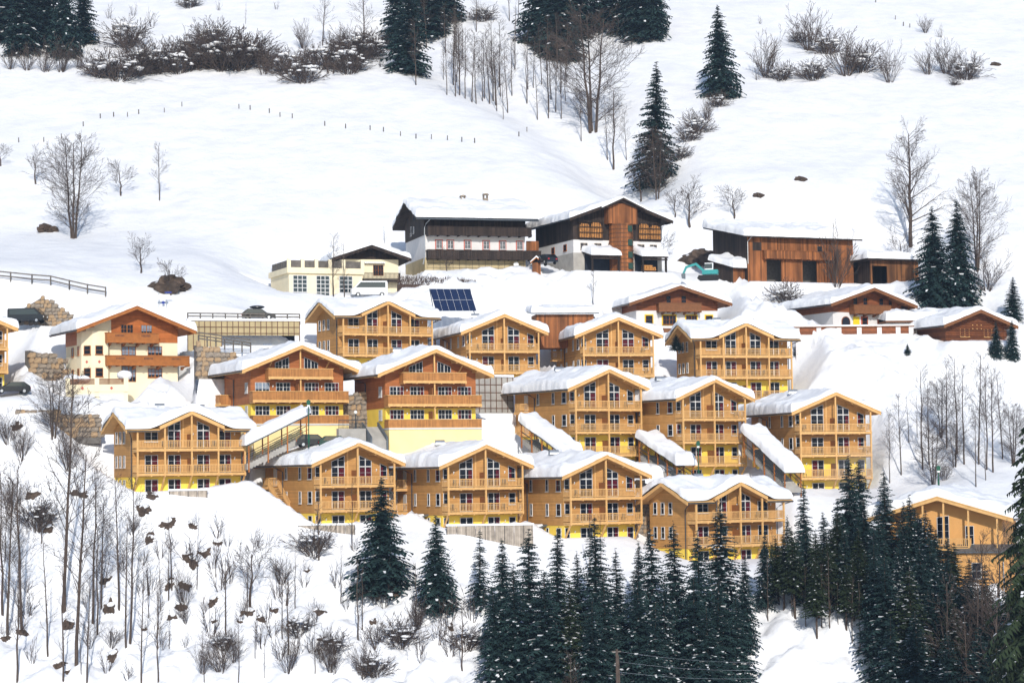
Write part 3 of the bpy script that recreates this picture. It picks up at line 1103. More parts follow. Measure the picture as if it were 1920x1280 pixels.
add('arched_window_frame', MB().ex([(x * 1.18, z * 1.15 + (-.0)) for x, z in arch], .0, .06).mesh('arched_window_frame', M['woodframe']), P2, (-3.6, .01, 1.7))
litw = MB().box(0, .9, -.1, .04, 0, 1.2)
add('painted_lit_window', MB().box(-.08, .98, -.02, .05, -.08, 1.28).mesh('painted_lit_window', M['yelframe_glow']), P2, (-2.3, 0, 1.1))  # yellow colour paints in the lamplight of this window


def terrace_wall():
    o = P(1606, 634, 326)
    th = R(3)
    g = thing('terrace_wall', 'white terrace wall with brown carved panels in front of the decorated chalet', 'terrace', o, th)
    add('wall', MB().box(-8.4, 7.8, 0, .35, -3, .55).mesh('wall', M['white']), g)
    add('coping', MB().box(-8.7, 8.0, -.15, .5, 1.52, 1.66).mesh('coping', M['chalettrim']), g)
    xs = [-8.2, -5.2, -2.4, .4, 3.2, 5.8, 7.6]
    for x in xs:
        add('pier', MB().box(x - .32, x + .32, -.04, .34, .5, 1.52).mesh('pier', M['white']), g)
    for a, b in zip(xs[:-1], xs[1:]):
        k = MB().box(a + .32, b - .32, .05, .15, .6, 1.5)
        add('carved_panel', k.mesh('carved_panel', M['chalet']), g)
    add('coping_snow', MB().box(-8.6, 7.9, -.1, .45, 1.66, 1.86).mesh('coping_snow', M['roofsnow']), g)
    add('terrace', MB().box(-8.4, 7.8, .35, 6, -1, .5).mesh('terrace', M['snow']), g)


terrace_wall()


def log_cabin():
    T, W, D = 2.6, 9.5, 9.0
    zr, tan = 4.1, .36
    h = gable_house('log_cabin', 'low dark log cabin with deep snowy roof and carved gable', 'cabin', (1839, 581), 324, R(24), W, D, T, zr, 1.3, 1.3, .5, tan,
                    [(-3, None, 'log', 0)], 55, fascia='chalettrim', thick=.55, eave=.3, hoods=(), pipe=False)
    for x, w in ((-2.6, 1.5), (1.3, 1.3)):
        window(h, x, 0, .5, w, 1.25, style='dd', fm='trim')
    lg = MB()
    for i in range(9):
        z = .15 + i * .3
        hw = W / 2 - max(0, (z - 2.2) / tan * .0)
        lg.tube([(-hw - .25, -.02, z), (hw + .25, -.02, z)], .13, 6)
    add('logs', lg.mesh('logs', M['log']), h, kind='stuff')
    k = MB()
    for x in (-.6, .1, .8):
        for z in (1.6, 2.1):
            k.box(x - .06, x + .06, -.2, -.14, z - .06, z + .06)
    add('carving', k.mesh('carving', M['trim']), h)
    o = P(1745, 627, 330)
    g = thing('link_building', 'long low white wing under thick snow joining the log cabin', 'building', o, R(6))
    add('wall', MB().box(-6, 5, 0, 6, -3, 1.7).mesh('wall', M['white']), g)
    rf = add('roof', MB().box(-6.6, 5.2, -1.1, 6.5, 1.7, 1.9).mesh('roof', M['chalettrim']), g)
    roof_snow(rf, -6.6, 5.2, -1.1, 6.5, lambda x, y: 1.9 + 0 * x + .12 * (y + 1), 56, .75, .2, 'y')
    window(g, .5, 0, -.2, 1.3, 1.1, style='dd', fm='woodframe')
    window(g, 3.4, 0, -.4, .9, 1.4, style='one', fm='woodframe')
    HOUSES.append((o, R(6), 11, 6, 2))


log_cabin()


# ------------------------------------------------------------------ farm: long farmhouse, barn, sheds
def farmhouse():
    o = P(892, 507, 345)
    th = R(16)
    W, D = 15.2, 12.0
    h = thing('farmhouse', 'old farmhouse, white middle storey between two dark carved balconies, tan plaster base', 'house', o, th)
    HOUSES.append((o, th, W, D, 2))
    w2 = W / 2
    yc, zr, tan, oh, ob, os_ = 6.0, 10.4, .40, 1.6, 1.6, 1.6
    rt = .25
    zu = lambda y: zr - rt - abs(y - yc) * tan + .02
    add('wall', MB().box(-w2, w2, 0, D, -3, 1.8).mesh('wall', M['tanwall']), h)
    add('wall', MB().box(-w2 + .05, w2 - .05, .05, D, 1.7, 5.2).mesh('wall', M['white']), h)
    add('wall', MB().ex([(.0, 5.1), (D, 5.1), (D, zu(D)), (yc, zu(yc)), (0, zu(0))], -w2 - .05, w2 + .05, 'x').mesh('wall', M['dark']), h)
    ze = zr - (yc + oh) * tan
    rf = add('roof', MB().ex([(-oh, ze), (-oh, ze - rt), (yc, zr - rt), (D + ob, ze - rt), (D + ob, ze), (yc, zr)], -w2 - os_, w2 + os_, 'x').mesh('roof', M['dark']), h)
    add('gutter', MB().tube([(-w2 - os_, -oh - .1, ze - .1), (w2 + os_, -oh - .1, ze - .1)], .1, 6).mesh('gutter', M['grey']), rf)
    roof_snow(rf, -w2 - os_, w2 + os_, -oh, D + ob, lambda x, y: zr - np.sqrt((y - yc) ** 2 + .2) * tan + .15, 61, .6, .25, 'y')
    for x, y, s in ((-4.3, 4.0, .0), (-.4, 5.4, 1.0), (3.2, 5.8, 1.6)):
        c = MB()
        z = zr - abs(y - yc) * tan + .4
        if s:
            c.box(x - .35, x + .35, y - .35, y + .35, z - .6, z + .35 * s)
            for dx in (-.28, .28):
                for dy in (-.28, .28):
                    c.box(x + dx - .06, x + dx + .06, y + dy - .06, y + dy + .06, z + .35 * s, z + .35 * s + .5)
            c.ex([(x - .5, z + .35 * s + .5), (x + .5, z + .35 * s + .5), (x, z + .35 * s + .85)], y - .45, y + .45)
            add('chimney', c.mesh('chimney', M['stone']), rf)
            add('chimney_snow', MB().ball((x, y, z + .35 * s + .8), .5, 10, 6, (1, 1, .45)).mesh('chimney_snow', M['roofsnow'], True), rf)
        else:
            add('chimney', MB().box(x - .5, x + .5, y - .4, y + .4, z - .2, z + .25).mesh('chimney', M['stone']), rf)
    balcony(h, -w2 + .2, w2 + .6, 5.2, 1.3, 'plank', wood='dark', rail_h=1.05)
    balcony(h, -w2 + .2, w2 + 2.0, 1.75, 1.3, 'plank', wood='dark', rail_h=1.1)
    for x in (-5.9, -4.2, -1.6, 1.2, 3.7, 6.3):
        add('painted_surround', MB().box(x - .14, x + 1.0, -.01, .06, 3.0, 4.45).mesh('painted_surround', M['redframe']), h)
        window(h, x, -.01, 3.12, .86, 1.2, style='sash', fm='frame')
    for z in (5.75, 6.1):
        window(h, -w2 - .05, 8.2, z, .5, 1.0, style='one', wall='left')
    window(h, -w2 - .05, 6.6, 5.95, .5, 1.0, style='one', wall='left')
    ar = [(yc + .9 * math.cos(math.pi * i / 8), 8.6 + .9 * math.sin(math.pi * i / 8)) for i in range(9)] + [(yc - .9, 7.9), (yc + .9, 7.9)]
    add('gable_opening', MB().ex(ar, -w2 - .1, -w2 - .06, 'x').mesh('gable_opening', M['painted_shade']), h)  # near-black plate paints the shade within the gable arch
    add('gable_arch', MB().ex([(yc + (p[0] - yc) * 1.25, p[1] + .12) for p in ar], -w2 - .08, -w2 - .055, 'x').mesh('gable_arch', M['barn']), h)
    b = MB()
    for z in (.35, 1.0, 1.5):
        b.box(-w2 + .3, w2 - .3, -.05, -.02, z - .025, z + .025)
    n = 16
    for i in range(n):
        x = -w2 + .3 + (W - .6) * i / (n - 1)
        b.box(x - .025, x + .025, -.05, -.02, .1, 1.6)
    add('trellis', b.mesh('trellis', M['fence']), h)
    add('satellite_dish', MB().ball((6.0, -.5, .9), .42, 12, 8, (1, .3, 1)).mesh('satellite_dish', M['globe'], True), h)
    add('gate_panel', MB().box(w2 + .1, w2 + 2.0, -.1, 0, 3.0, 4.4).mesh('gate_panel', M['barn']), h)
    add('downpipe', MB().tube([(-w2 + .5, -oh - .1, ze - .1), (-w2 + .1, -.5, ze - .7), (-w2 - .02, -.1, ze - 1.2), (-w2 - .02, -.1, 2), (-w2 - .3, -.1, .8)], .07, 6).mesh('downpipe', M['metal']), h)


farmhouse()


def barn():
    W, D = 14.0, 14.0
    zr, tan = 10.3, .36
    h = gable_house('barn', 'dark timber barn with round wooden silo tower and hay stored behind bars', 'barn', (1165, 374), 343, R(22), W, D, 6, zr, 1.2, 1.6, 1.2, tan,
                    [(-3, 2.55, 'concrete', -.06), (2.5, 4.5, 'white', 0), (4.45, None, 'dark', -.03)], 62, fascia='dark', thick=.4, eave=.35, hoods=(), pipe=False)
    w2 = W / 2
    for x in (-5.9, -3.7, -1.5, 3.2, 5.2):
        window(h, x, 0, 3.05, 1.1, .95, style='sash', fm='paleboard')
    for y in (3.5, 8.0):
        window(h, -w2, y, 3.05, 1.1, .95, style='one', fm='woodframe', wall='left')
    for x0, x1 in ((-6.2, -2.5), (3.3, 6.9)):
        hb = MB()
        rn = random.Random(int(x0 * 10))
        for i in range(2):
            xa, xb = x0 + (x1 - x0) * i / 2 + .08, x0 + (x1 - x0) * (i + 1) / 2 - .08
            zt = 6.75 + .2 * ((i + (x0 > 0)) % 2)
            hb = MB().ex([(xa, 4.75), (xb, 4.75), (xb, zt - .5), (xb - .35, zt), (xa + .3, zt + .05), (xa, zt - .4)], -.34, -.06)
            add('hay_bale', hb.mesh('hay_bale', M['hay']), h)
        br = MB()
        for i in range(15):
            x = x0 + (x1 - x0) * i / 14
            br.box(x - .04, x + .04, -.5, -.44, 4.7, 7.2)
        for z in (4.7, 5.5, 6.3, 7.2):
            br.box(x0, x1, -.55, -.5, z - .05, z + .05)
        add('hay_bars', br.mesh('hay_bars', M['dark']), h)
    # tower: wooden box high up, round silo below
    add('hoist_box', MB().box(-2.1, 2.6, -1.4, 0, 6.8, 9.75).mesh('hoist_box', M['barn']), h)
    up = MB()
    up.ex([(-3.2, 8.95), (-3.2, 8.7), (.2, 10.25), (3.7, 8.7), (3.7, 8.95), (.2, 10.5)], -2.1, 1.0)
    add('hoist_roof', up.mesh('hoist_roof', M['dark']), h)
    add('hoist_roof_snow', MB().ex([(-3.2, 9.0), (-3.2, 9.2), (.2, 10.8), (3.7, 9.2), (3.7, 9.0), (.2, 10.53)], -1.9, 1.0).mesh('hoist_roof_snow', M['roofsnow']), h)
    n = 28
    for i in range(n):
        a0, a1 = 2 * math.pi * i / n, 2 * math.pi * (i + .94) / n
        q = MB()
        q.ex([(.3 + 1.75 * math.cos(a0), -.6 + 1.75 * math.sin(a0)), (.3 + 1.75 * math.cos(a1), -.6 + 1.75 * math.sin(a1)),
              (.3 + 1.6 * math.cos(a1), -.6 + 1.6 * math.sin(a1)), (.3 + 1.6 * math.cos(a0), -.6 + 1.6 * math.sin(a0))], -2, 6.8, 'z')
        add('silo_stave', q.mesh('silo_stave', M['barn']), h)
    ring = MB()
    for z in [.4 + .62 * i for i in range(11)]:
        ring.tube([(.3 + 1.8 * math.cos(2 * math.pi * i / 24), -.6 + 1.8 * math.sin(2 * math.pi * i / 24), z) for i in range(25)], .035, 4, False)
    add('silo_hoops', ring.mesh('silo_hoops', M['rust']), h)
    for z in (.6, 2.2, 4.0, 6.0):
        add('silo_hatch', MB().box(.6, 1.3, -2.42, -2.2, z - .45, z + .45).mesh('silo_hatch', M['greenframe']), h)
    for x0, x1, s in ((-5.6, -.9, 1), (2.4, 6.6, 2)):
        r = add('lean_to_roof', MB().ex([(.1, 2.75), (.1, 2.55), (-3.2, 1.75), (-3.2, 1.95)], x0, x1, 'x').mesh('lean_to_roof', M['dark']), h)
        roof_snow(r, x0, x1, -3.2, .0, lambda x, y: 2.75 + y * .242, 63 + s, .55, .2, 'y')
        add('lean_to_back', MB().box(x0 + .3, x1 - .3, -.2, -.07, -1, 2.5).mesh('lean_to_back', M['painted_shade']), h)  # near-black sheet paints the shade under the lean-to roof
        for x in (x0 + .25, x1 - .25):
            post(h, x, -2.9, -3.5, 1.9, .25, 'dark')
        add('lean_to_beam', MB().beam((x0, -2.9, 1.55), (x1, -2.9, 1.55), .2).mesh('lean_to_beam', M['dark']), h)
    rn = random.Random(3)
    for i in range(22):
        xx, zz = 3.0 + (i % 8) * .26 + rn.uniform(-.04, .04), .1 + (i // 8) * .26
        add('split_log', cached('log', lambda: MB().tube([(0, -.3, 0), (0, .3, 0)], .13, 6).mesh('split_log', M['hay'])), h, (xx, -2.2, zz))


barn()


def big_shed():
    o = P(1503, 529, 350)
    th = R(24)
    W, D = 18.0, 10.5
    h = thing('hay_shed', 'long orange-boarded hay shed with two dark doorways and thick roof snow', 'shed', o, th)
    HOUSES.append((o, th, W, D, 2))
    w2 = W / 2
    tan = .2
    oh = 1.1
    ze = 6.5
    zu = lambda y: ze + (y + oh) * tan
    rt = .2
    # the front wall is built round its two doorways
    doors = [(-5.9, -3.4), (.2, 2.7)]
    edges = [-w2] + [e for d in doors for e in d] + [w2]
    b = MB()
    for i in range(0, len(edges), 2):
        b.box(edges[i], edges[i + 1], 0, .15, -2, 3.2)
    b.box(-w2, w2, 0, .15, 3.2, zu(0) - rt)
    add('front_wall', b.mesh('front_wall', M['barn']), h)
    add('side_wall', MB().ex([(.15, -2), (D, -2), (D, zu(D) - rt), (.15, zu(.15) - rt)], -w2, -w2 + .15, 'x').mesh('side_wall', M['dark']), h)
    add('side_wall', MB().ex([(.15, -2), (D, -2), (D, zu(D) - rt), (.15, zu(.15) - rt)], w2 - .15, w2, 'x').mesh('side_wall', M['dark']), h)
    add('back_wall', MB().box(-w2 + .15, w2 - .15, 4.0, 4.15, -2, zu(4) - rt).mesh('back_wall', M['mortar']), h)
    rf = add('roof', MB().ex([(-oh, ze), (-oh, ze - rt), (D + .8, zu(D + .8) - rt), (D + .8, zu(D + .8))], -w2 - 1.2, w2 + 1.0, 'x').mesh('roof', M['dark']), h)
    roof_snow(rf, -w2 - 1.2, w2 + 1.0, -oh, D + .8, lambda x, y: ze + (y + oh) * tan, 66, .75, .25, 'y')
    balcony(h, -6.6, 6.0, 3.55, .7, 'plank', wood='barn', rail_h=1.0, joists=True)
    window(h, 2.8, 0, 4.5, .8, .9, style='one', fm='fence')
    add('hatch', MB().box(-8.2, -6.7, -.05, 0, 4.5, 5.7).mesh('hatch', M['dark']), h)
    add('downpipe', MB().tube([(-w2 + .1, -oh, ze - .1), (-w2 - .05, -.1, ze - .7), (-w2 - .05, -.1, 2.5)], .06, 6).mesh('downpipe', M['metal']), h)
    # lean-to at the left corner
    q = P(1391, 526, 347)
    g = thing('lean_to_shed', 'small shed with plump snow cap leaning at the hay shed corner', 'shed', q, R(35), None)
    add('wall', MB().box(-1.6, 1.8, 0, 4.5, -2, 1.75).mesh('wall', M['barn']), g)
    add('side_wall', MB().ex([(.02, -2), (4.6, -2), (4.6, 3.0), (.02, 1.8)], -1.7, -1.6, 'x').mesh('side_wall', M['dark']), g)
    r = add('roof', MB().ex([(-.6, 1.65), (-.6, 1.8), (5, 3.3), (5, 3.15)], -2.1, 2.3, 'x').mesh('roof', M['dark']), g)
    roof_snow(r, -2.1, 2.3, -.6, 5, lambda x, y: 1.8 + (y + .6) * .268, 67, .75, .2, 'y')
    # small open shed at the right
    q = P(1678, 532, 352)
    g = thing('cart_shed', 'small weathered cart shed with open front and flat snow slab', 'shed', q, R(24))
    HOUSES.append((q, R(24), 8, 5, 1.5))
    b = MB()
    b.box(-1.3, 4.2, 0, .15, -2, 3.4)
    b.box(-4.2, -1.3, 0, .15, 2.6, 3.4)
    b.box(-4.2, -3.9, 0, .15, -2, 2.6)
    add('front_wall', b.mesh('front_wall', M['shed']), g)
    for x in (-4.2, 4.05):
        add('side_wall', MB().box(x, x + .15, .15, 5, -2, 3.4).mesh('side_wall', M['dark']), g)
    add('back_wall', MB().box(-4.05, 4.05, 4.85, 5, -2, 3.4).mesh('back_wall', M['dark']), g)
    r = add('roof', MB().box(-5.2, 4.9, -.9, 5.6, 3.4, 3.6).mesh('roof', M['dark']), g)
    roof_snow(r, -5.2, 4.9, -.9, 5.6, lambda x, y: 3.6 + 0 * x, 68, .7, .2, 'y')


big_shed()


# ------------------------------------------------------------------ cream workshop with parapet and the house behind it
def workshop():
    o = P(601, 557, 333)
    th = R(22)
    g = thing('workshop', 'cream flat-roofed workshop with tall gridded windows and stepped parapet', 'building', o, th)
    HOUSES.append((o, th, 11, 9, 1.5))
    add('wall', MB().box(-4.6, 6.2, 0, 9, -3, 3.3).mesh('wall', M['cream']), g)
    add('cornice', MB().box(-4.9, 6.4, -.35, 9.2, 3.3, 4.1).mesh('cornice', M['cream']), g)
    add('deck_snow', MB().box(-4.6, 6.2, .3, 9, 4.1, 4.7).mesh('deck_snow', M['snow']), g)
    for x in (-4.9, -2.9, -.9, 1.1, 3.1, 5.9):
        add('pier', MB().box(x, x + .5, -.35, .0, 4.1, 5.3).mesh('pier', M['cream']), g)
    for x in (-4.4, -2.4, -.4, 1.6, 3.6):
        add('railing_panel', MB().box(x, x + (1.5 if x < 3 else 2.3), -.25, -.15, 4.1, 5.1).mesh('railing_panel', M['fence']), g)
    for y in (2.5, 5.0, 7.5):
        add('railing_panel', MB().box(-4.85, -4.75, y - 2.2, y, 4.1, 5.1).mesh('railing_panel', M['fence']), g)
    for x, w in ((-4.0, 2.0), (-.6, 1.9), (2.8, 1.9)):
        def build():
            b = MB()
            h = 2.9
            for i in range(4):
                b.box(w * i / 3 - .05, w * i / 3 + .05, -.08, 0, 0, h)
            for i in range(6):
                b.box(.05, w - .05, -.07, 0, h * i / 5 - .05, h * i / 5 + .05)
            return b.mesh('workshop_window', M['frame'])
        f = add('workshop_window', build(), g, (x, 0, .1))
        add('pane', MB().box(.02, w - .02, -.03, -.004, 0, 2.9).mesh('pane', M['carglass']), f)
    rn = random.Random(9)
    hs = gable_house('dark_gabled_house', 'cream house with dark shingled gable behind the workshop and white van', 'house', (697, 460), 338, R(14), 8.4, 8, 4.0, 7.0, 1.5, 1.8, 1.0, .33,
                     [(-2, 5.2, 'cream', 0), (5.15, None, 'dark', -.02)], 71, fascia='dark', thick=.4, eave=.3, hoods=(), pipe=False)
    for x in (-3.0, .5):
        window(hs, x, 0, 2.85, 1.5, 1.5, style='sash', fm='woodframe', sill=False)
    balcony(hs, -4.3, 4.2, 2.1, 1.4, 'bar', wood='dark', rail_h=1.0)
    aw = MB()
    for i in range(16):
        aw.box(-2.6 + i * .3, -2.6 + i * .3 + .24, -.6, -.02, 4.55, 4.75)
    add('awning', aw.mesh('awning', M['sign']), hs)
    for x, w in ((-4.0, 2.9), (-.6, 3.0)):
        add('garage_door_and_opening', MB().box(x, x + w, -.04, 0, -1.2, 1.6).mesh('garage_door_and_opening', M['painted_shade']), hs)  # near-black sheets paint the shade in the open garage bays


workshop()

# low red-boarded hut between two chalet roofs
q = P(1060, 610, 318)
g = thing('red_hut', 'low red-boarded hut under a flat slab of snow between two chalet roofs', 'hut', q, R(8))
add('wall', MB().box(-4, 3.9, 0, 4, -3, 1.5).mesh('wall', M['barn']), g)
r_ = add('roof', MB().ex([(-.7, 1.5), (-.7, 1.65), (4.5, 2.2), (4.5, 2.05)], -4.6, 4.5, 'x').mesh('roof', M['grey']), g)
roof_snow(r_, -4.6, 4.5, -.7, 4.5, lambda x, y: 1.65 + (y + .7) * .105, 73, .5, .2, 'y')


# hotel behind the spruces at the right
def hotel():
    W, D = 13.0, 10
    zr, tan = 8.4, .30
    h = gable_house('guest_house', 'peach guest house with wide low gable behind the tall spruce stand', 'house', (1757, 931), 252, R(-20), W, D, 4, zr, 1.4, 1.8, 1.0, tan,
                    [(-4, None, 'peach', 0)], 75, thick=.8, eave=.3, hoods=(), pipe=False)
    window(h, 2.6, 0, 3.3, .9, 2.0, style='one')
    window(h, -.4, 0, 3.3, 1.3, 2.9, 3.1, style='dd', sill=False)
    window(h, -3.0, 0, 4.2, 1.3, 1.6, 2.0, style='dd')
    for x in (2.9, 4.8):
        window(h, x, 0, .2, 1.0, 1.5, style='one')
    post(h, .6, -1.6, 3.0, 8.0)
    post(h, 3.2, -1.6, 3.0, 7.1)
    post(h, -1.6, -1.6, 3.0, 7.5)
    post(h, 6.2, -1.6, 3.0, 6.2)
    balcony(h, -5, 3.2, 3.0, 1.6)
    add('annex', MB().box(2.0, 12.5, -2.6, 2, -4, 2.5).mesh('annex', M['peach']), h)
    add('annex_roof', MB().ex([(-3.0, 2.5), (-3.0, 2.62), (0, 3.35), (0, 3.2)], 1.7, 13, 'x').mesh('annex_roof', M['grey']), h)
    for x in (3.6, 8.2, 10.0):
        window(h, x, -2.6, -.2, 1.0, 1.7, style='one')
    add('downpipe', MB().tube([(7.6, -2.95, 2.4), (6.9, -2.7, 2.0), (6.9, -2.7, -3)], .06, 6).mesh('downpipe', M['metal']), h)


hotel()


# ------------------------------------------------------------------ covered stairways
def covered_stair(label, pa, pb, Ya, Yb, width, seed, post_h=2.0, group='covered stairways'):
    a, b = P(*pa, Ya), P(*pb, Yb)
    d = Vector((b.x - a.x, b.y - a.y, 0))
    L = d.length
    th = math.atan2(d.y, d.x)
    s = thing('covered_stairway', label, 'stairway', (a.x, a.y, a.z - post_h), th, group)
    dz = b.z - a.z
    k = dz / L
    rf = add('roof', MB().ex([(0, post_h - .1), (L, post_h + dz - .1), (L, post_h + dz + .08), (0, post_h + .08)], -width / 2, width / 2).mesh('roof', M['grey']), s)
    roof_snow(rf, 0, L, -width / 2, width / 2, lambda x, y: post_h + .08 + x * k, seed, .7, .2, 'y', over=.25)
    n = max(3, int(L / 2.0))
    for i in range(n + 1):
        x = .2 + (L - .4) * i / n
        for y in (-width / 2 + .15, width / 2 - .15):
            post(s, x, y, x * k - 1.0, post_h + x * k, .13, 'orangetrim')
    st = MB()
    m = int(L / .35)
    for i in range(m):
        st.box(L * i / m, L * (i + 1) / m, -width / 2 + .25, width / 2 - .25, dz * i / m - .6, dz * (i + .5) / m + .02)
    add('steps', st.mesh('steps', M['concrete']), s)
    hr = MB()
    for y in (-width / 2 + .15, width / 2 - .15):
        hr.beam((0, y, 1.0), (L, y, 1.0 + dz), .08)
        hr.beam((0, y, .5), (L, y, .5 + dz), .06)
    add('handrail', hr.mesh('handrail', M['pipe']), s)
    return s


covered_stair('snow-roofed walkway on orange posts climbing past the knoll chalet', (458, 835), (572, 778), 274, 277, 2.4, 81, 2.2)
covered_stair('snow-roofed stairway descending along the chute-side chalet', (990, 792), (1072, 852), 289, 282, 2.6, 82, 2.0)
covered_stair('snow-roofed stairway between the two tall chalets with lamp post', (1212, 822), (1286, 872), 291, 283, 2.6, 83, 2.0)
covered_stair('snow-roofed stairway beside the tall chalet at the bare grove', (1408, 810), (1488, 885), 291, 283, 2.6, 84, 2.0)
# ------------------------------------------------------------------ the snowy hillside (one height field)
def hillY(py, z0=31.0, y0=345.0, s=.445):
    e = (900 - py) / F_PX
    return (y0 * s - z0) / (s - e)


CP = []
for px in (-500, -100, 250, 600, 950, 1250):
    CP += [(px, 1285, 244), (px, 1130, 257), (px, 1500, 226)]
for px in (1500, 1750, 2050, 2500):
    CP += [(px, 1285, 240), (px, 1180, 246), (px, 1500, 222)]
CP += [(-100, 1010, 266), (60, 1000, 266), (60, 880, 272), (150, 960, 267), (180, 880, 270), (300, 935, 267), (440, 935, 267), (520, 1000, 267), (480, 925, 271),
       (600, 1010, 267), (700, 1005, 267), (800, 1000, 268), (950, 1010, 268), (1100, 1015, 268), (1230, 1040, 268), (1350, 1055, 268), (1500, 1050, 268),
       (1600, 1060, 262), (1700, 1080, 252), (1900, 1090, 250), (2100, 1090, 250), (1640, 930, 286), (1700, 905, 290), (1800, 905, 284), (1920, 905, 284), (2100, 900, 286),
       (-200, 790, 276), (0, 775, 277), (60, 770, 277), (150, 790, 276), (180, 770, 282), (280, 760, 287), (380, 735, 287), (250, 755, 285),
       (-100, 740, 281), (20, 735, 282), (100, 700, 288), (60, 650, 296), (-100, 650, 296), (20, 607, 304), (-150, 610, 304), (90, 607, 304), (-150, 560, 309), (60, 545, 311), (130, 560, 311),
       (-100, 520, 316), (0, 515, 316), (100, 530, 316), (200, 552, 315), (370, 715, 289), (380, 690, 292), (360, 655, 302), (450, 655, 303), (560, 650, 304), (350, 597, 309), (450, 595, 309), (560, 600, 309),
       (300, 580, 313), (450, 575, 316), (560, 568, 322), (400, 480, 338), (250, 500, 330), (480, 530, 330),
       (560, 815, 279), (640, 815, 279), (760, 830, 279), (900, 830, 279), (940, 780, 290), (1000, 820, 285), (920, 745, 297), (1070, 855, 281),
       (1250, 880, 283), (1300, 890, 284), (1450, 890, 285), (1250, 800, 297), (1440, 790, 298),
       (700, 700, 304), (850, 712, 305), (1020, 715, 306), (1250, 720, 305), (1500, 745, 306), (1530, 700, 313), (1500, 640, 322), (1600, 700, 314), (1650, 790, 303), (1700, 860, 296), (1720, 780, 306),
       (1600, 640, 324), (1700, 640, 324), (1720, 700, 316), (1800, 660, 322), (1800, 740, 313), (1850, 830, 300), (1900, 680, 322), (2050, 680, 322), (2100, 800, 308), (1880, 640, 324), (2000, 640, 325),
       (640, 555, 331), (760, 548, 333), (850, 535, 336), (950, 520, 340), (850, 545, 333), (950, 580, 322), (1050, 580, 322), (1120, 560, 327), (1200, 513, 338), (1100, 510, 338.5), (1280, 514, 340), (1340, 530, 341),
       (1420, 545, 336), (1450, 590, 327), (1400, 600, 326), (1500, 538, 343), (1650, 545, 342), (1750, 570, 333), (1850, 570, 335), (1950, 560, 340), (1780, 545, 340), (850, 512, 343), (1000, 508, 343), (1250, 505, 345)]
# the open hill above the village
for px, dy in ((-700, 6), (-350, 4), (-50, 0), (150, 0), (350, 0), (520, 0), (1500, 0), (1650, 0), (1850, 0), (2100, 0), (2400, 4), (2800, 8)):
    for py in (440, 380, 300, 220, 140, 60, -40, -160, -320):
        CP.append((px, py, hillY(py)))
for px in (700, 850, 1000, 1150, 1300):
    for py in (360, 300, 220, 140, 60, -40, -160, -320):
        CP.append((px, py, hillY(py)))
pts = [tuple(P(*c)) for c in CP]
for x in (-250, -120, 0, 120, 250):          # the valley between the camera and the village, and the far upper slope
    pts += [(x, 190, -40), (x, 140, -48), (x, 80, -40), (x, 20, -12), (x, -20, -3), (x, -120, 2)]
    pts += [(x * 1.6, 720, 205), (x * 2, 950, 330)]
for o, th, W, D, reach in HOUSES:
    c, s = math.cos(th), math.sin(th)
    for lx in (-W / 2 - .5, 0, W / 2 + .5):
        for ly, dz in ((-3.0, -.15), (D + 2.0, 1.2 + .18 * D)):
            pts.append((o.x + lx * c - ly * s, o.y + lx * s + ly * c, o.z + dz))
pts = np.array(pts)
# drop near-coincident points, keep the first
keep = []
for i, p in enumerate(pts):
    if all((p[0] - pts[j][0]) ** 2 + (p[1] - pts[j][1]) ** 2 > 2.2 ** 2 for j in keep):
        keep.append(i)
pts = pts[keep]
CC = 4.0


def kern(ax, ay, bx, by):
    return np.sqrt((ax[:, None] - bx[None]) ** 2 + (ay[:, None] - by[None]) ** 2 + CC * CC)


n = len(pts)
A = np.zeros((n + 3, n + 3))
A[:n, :n] = kern(pts[:, 0], pts[:, 1], pts[:, 0], pts[:, 1]) - np.eye(n) * 1.2
A[:n, n:] = np.stack([np.ones(n), pts[:, 0] / 100, pts[:, 1] / 100], 1)
A[n:, :n] = A[:n, n:].T
sol = np.linalg.solve(A, np.concatenate([pts[:, 2], np.zeros(3)]))


def spaced(segs):
    out = [segs[0][0]]
    for a, b, st in segs:
        k = max(1, int(round((b - a) / st)))
        out += list(a + (b - a) * (np.arange(k) + 1) / k)
    return np.array(out)


XS = spaced([(-420, -110, 12), (-110, -78, 2.0), (-78, 78, .62), (78, 110, 2.0), (110, 420, 12)])
YS = spaced([(-120, 200, 12), (200, 232, 2.0), (232, 350, .55), (350, 420, .8), (420, 540, 1.3), (540, 960, 14)])
GX, GY = np.meshgrid(XS, YS, indexing='ij')
fx, fy = GX.ravel(), GY.ravel()
GZ = np.empty_like(fx)
for i in range(0, len(fx), 20000):
    j = slice(i, i + 20000)
    GZ[j] = kern(fx[j], fy[j], pts[:, 0], pts[:, 1]) @ sol[:n] + sol[n] + sol[n + 1] * fx[j] / 100 + sol[n + 2] * fy[j] / 100
GZ = GZ.reshape(GX.shape)
# wooded gully running down the upper hill
gl = [P(760, 60, hillY(60)), P(960, 170, hillY(170)), P(1120, 260, hillY(260)), P(1200, 350, hillY(350)), P(1270, 410, hillY(410))]
gl2 = [P(1010, -120, hillY(-120)), P(1080, 120, hillY(120)), P(1190, 300, hillY(300))]
for line, dep, wid in ((gl, 4.0, 9.0), (gl2, 3.0, 8.0)):
    best = np.full(GX.shape, 1e9)
    for a, b in zip(line[:-1], line[1:]):
        dx, dy = b.x - a.x, b.y - a.y
        t = np.clip(((GX - a.x) * dx + (GY - a.y) * dy) / (dx * dx + dy * dy), 0, 1)
        best = np.minimum(best, np.hypot(GX - a.x - t * dx, GY - a.y - t * dy))
    GZ -= dep * np.exp(-(best / wid) ** 2)
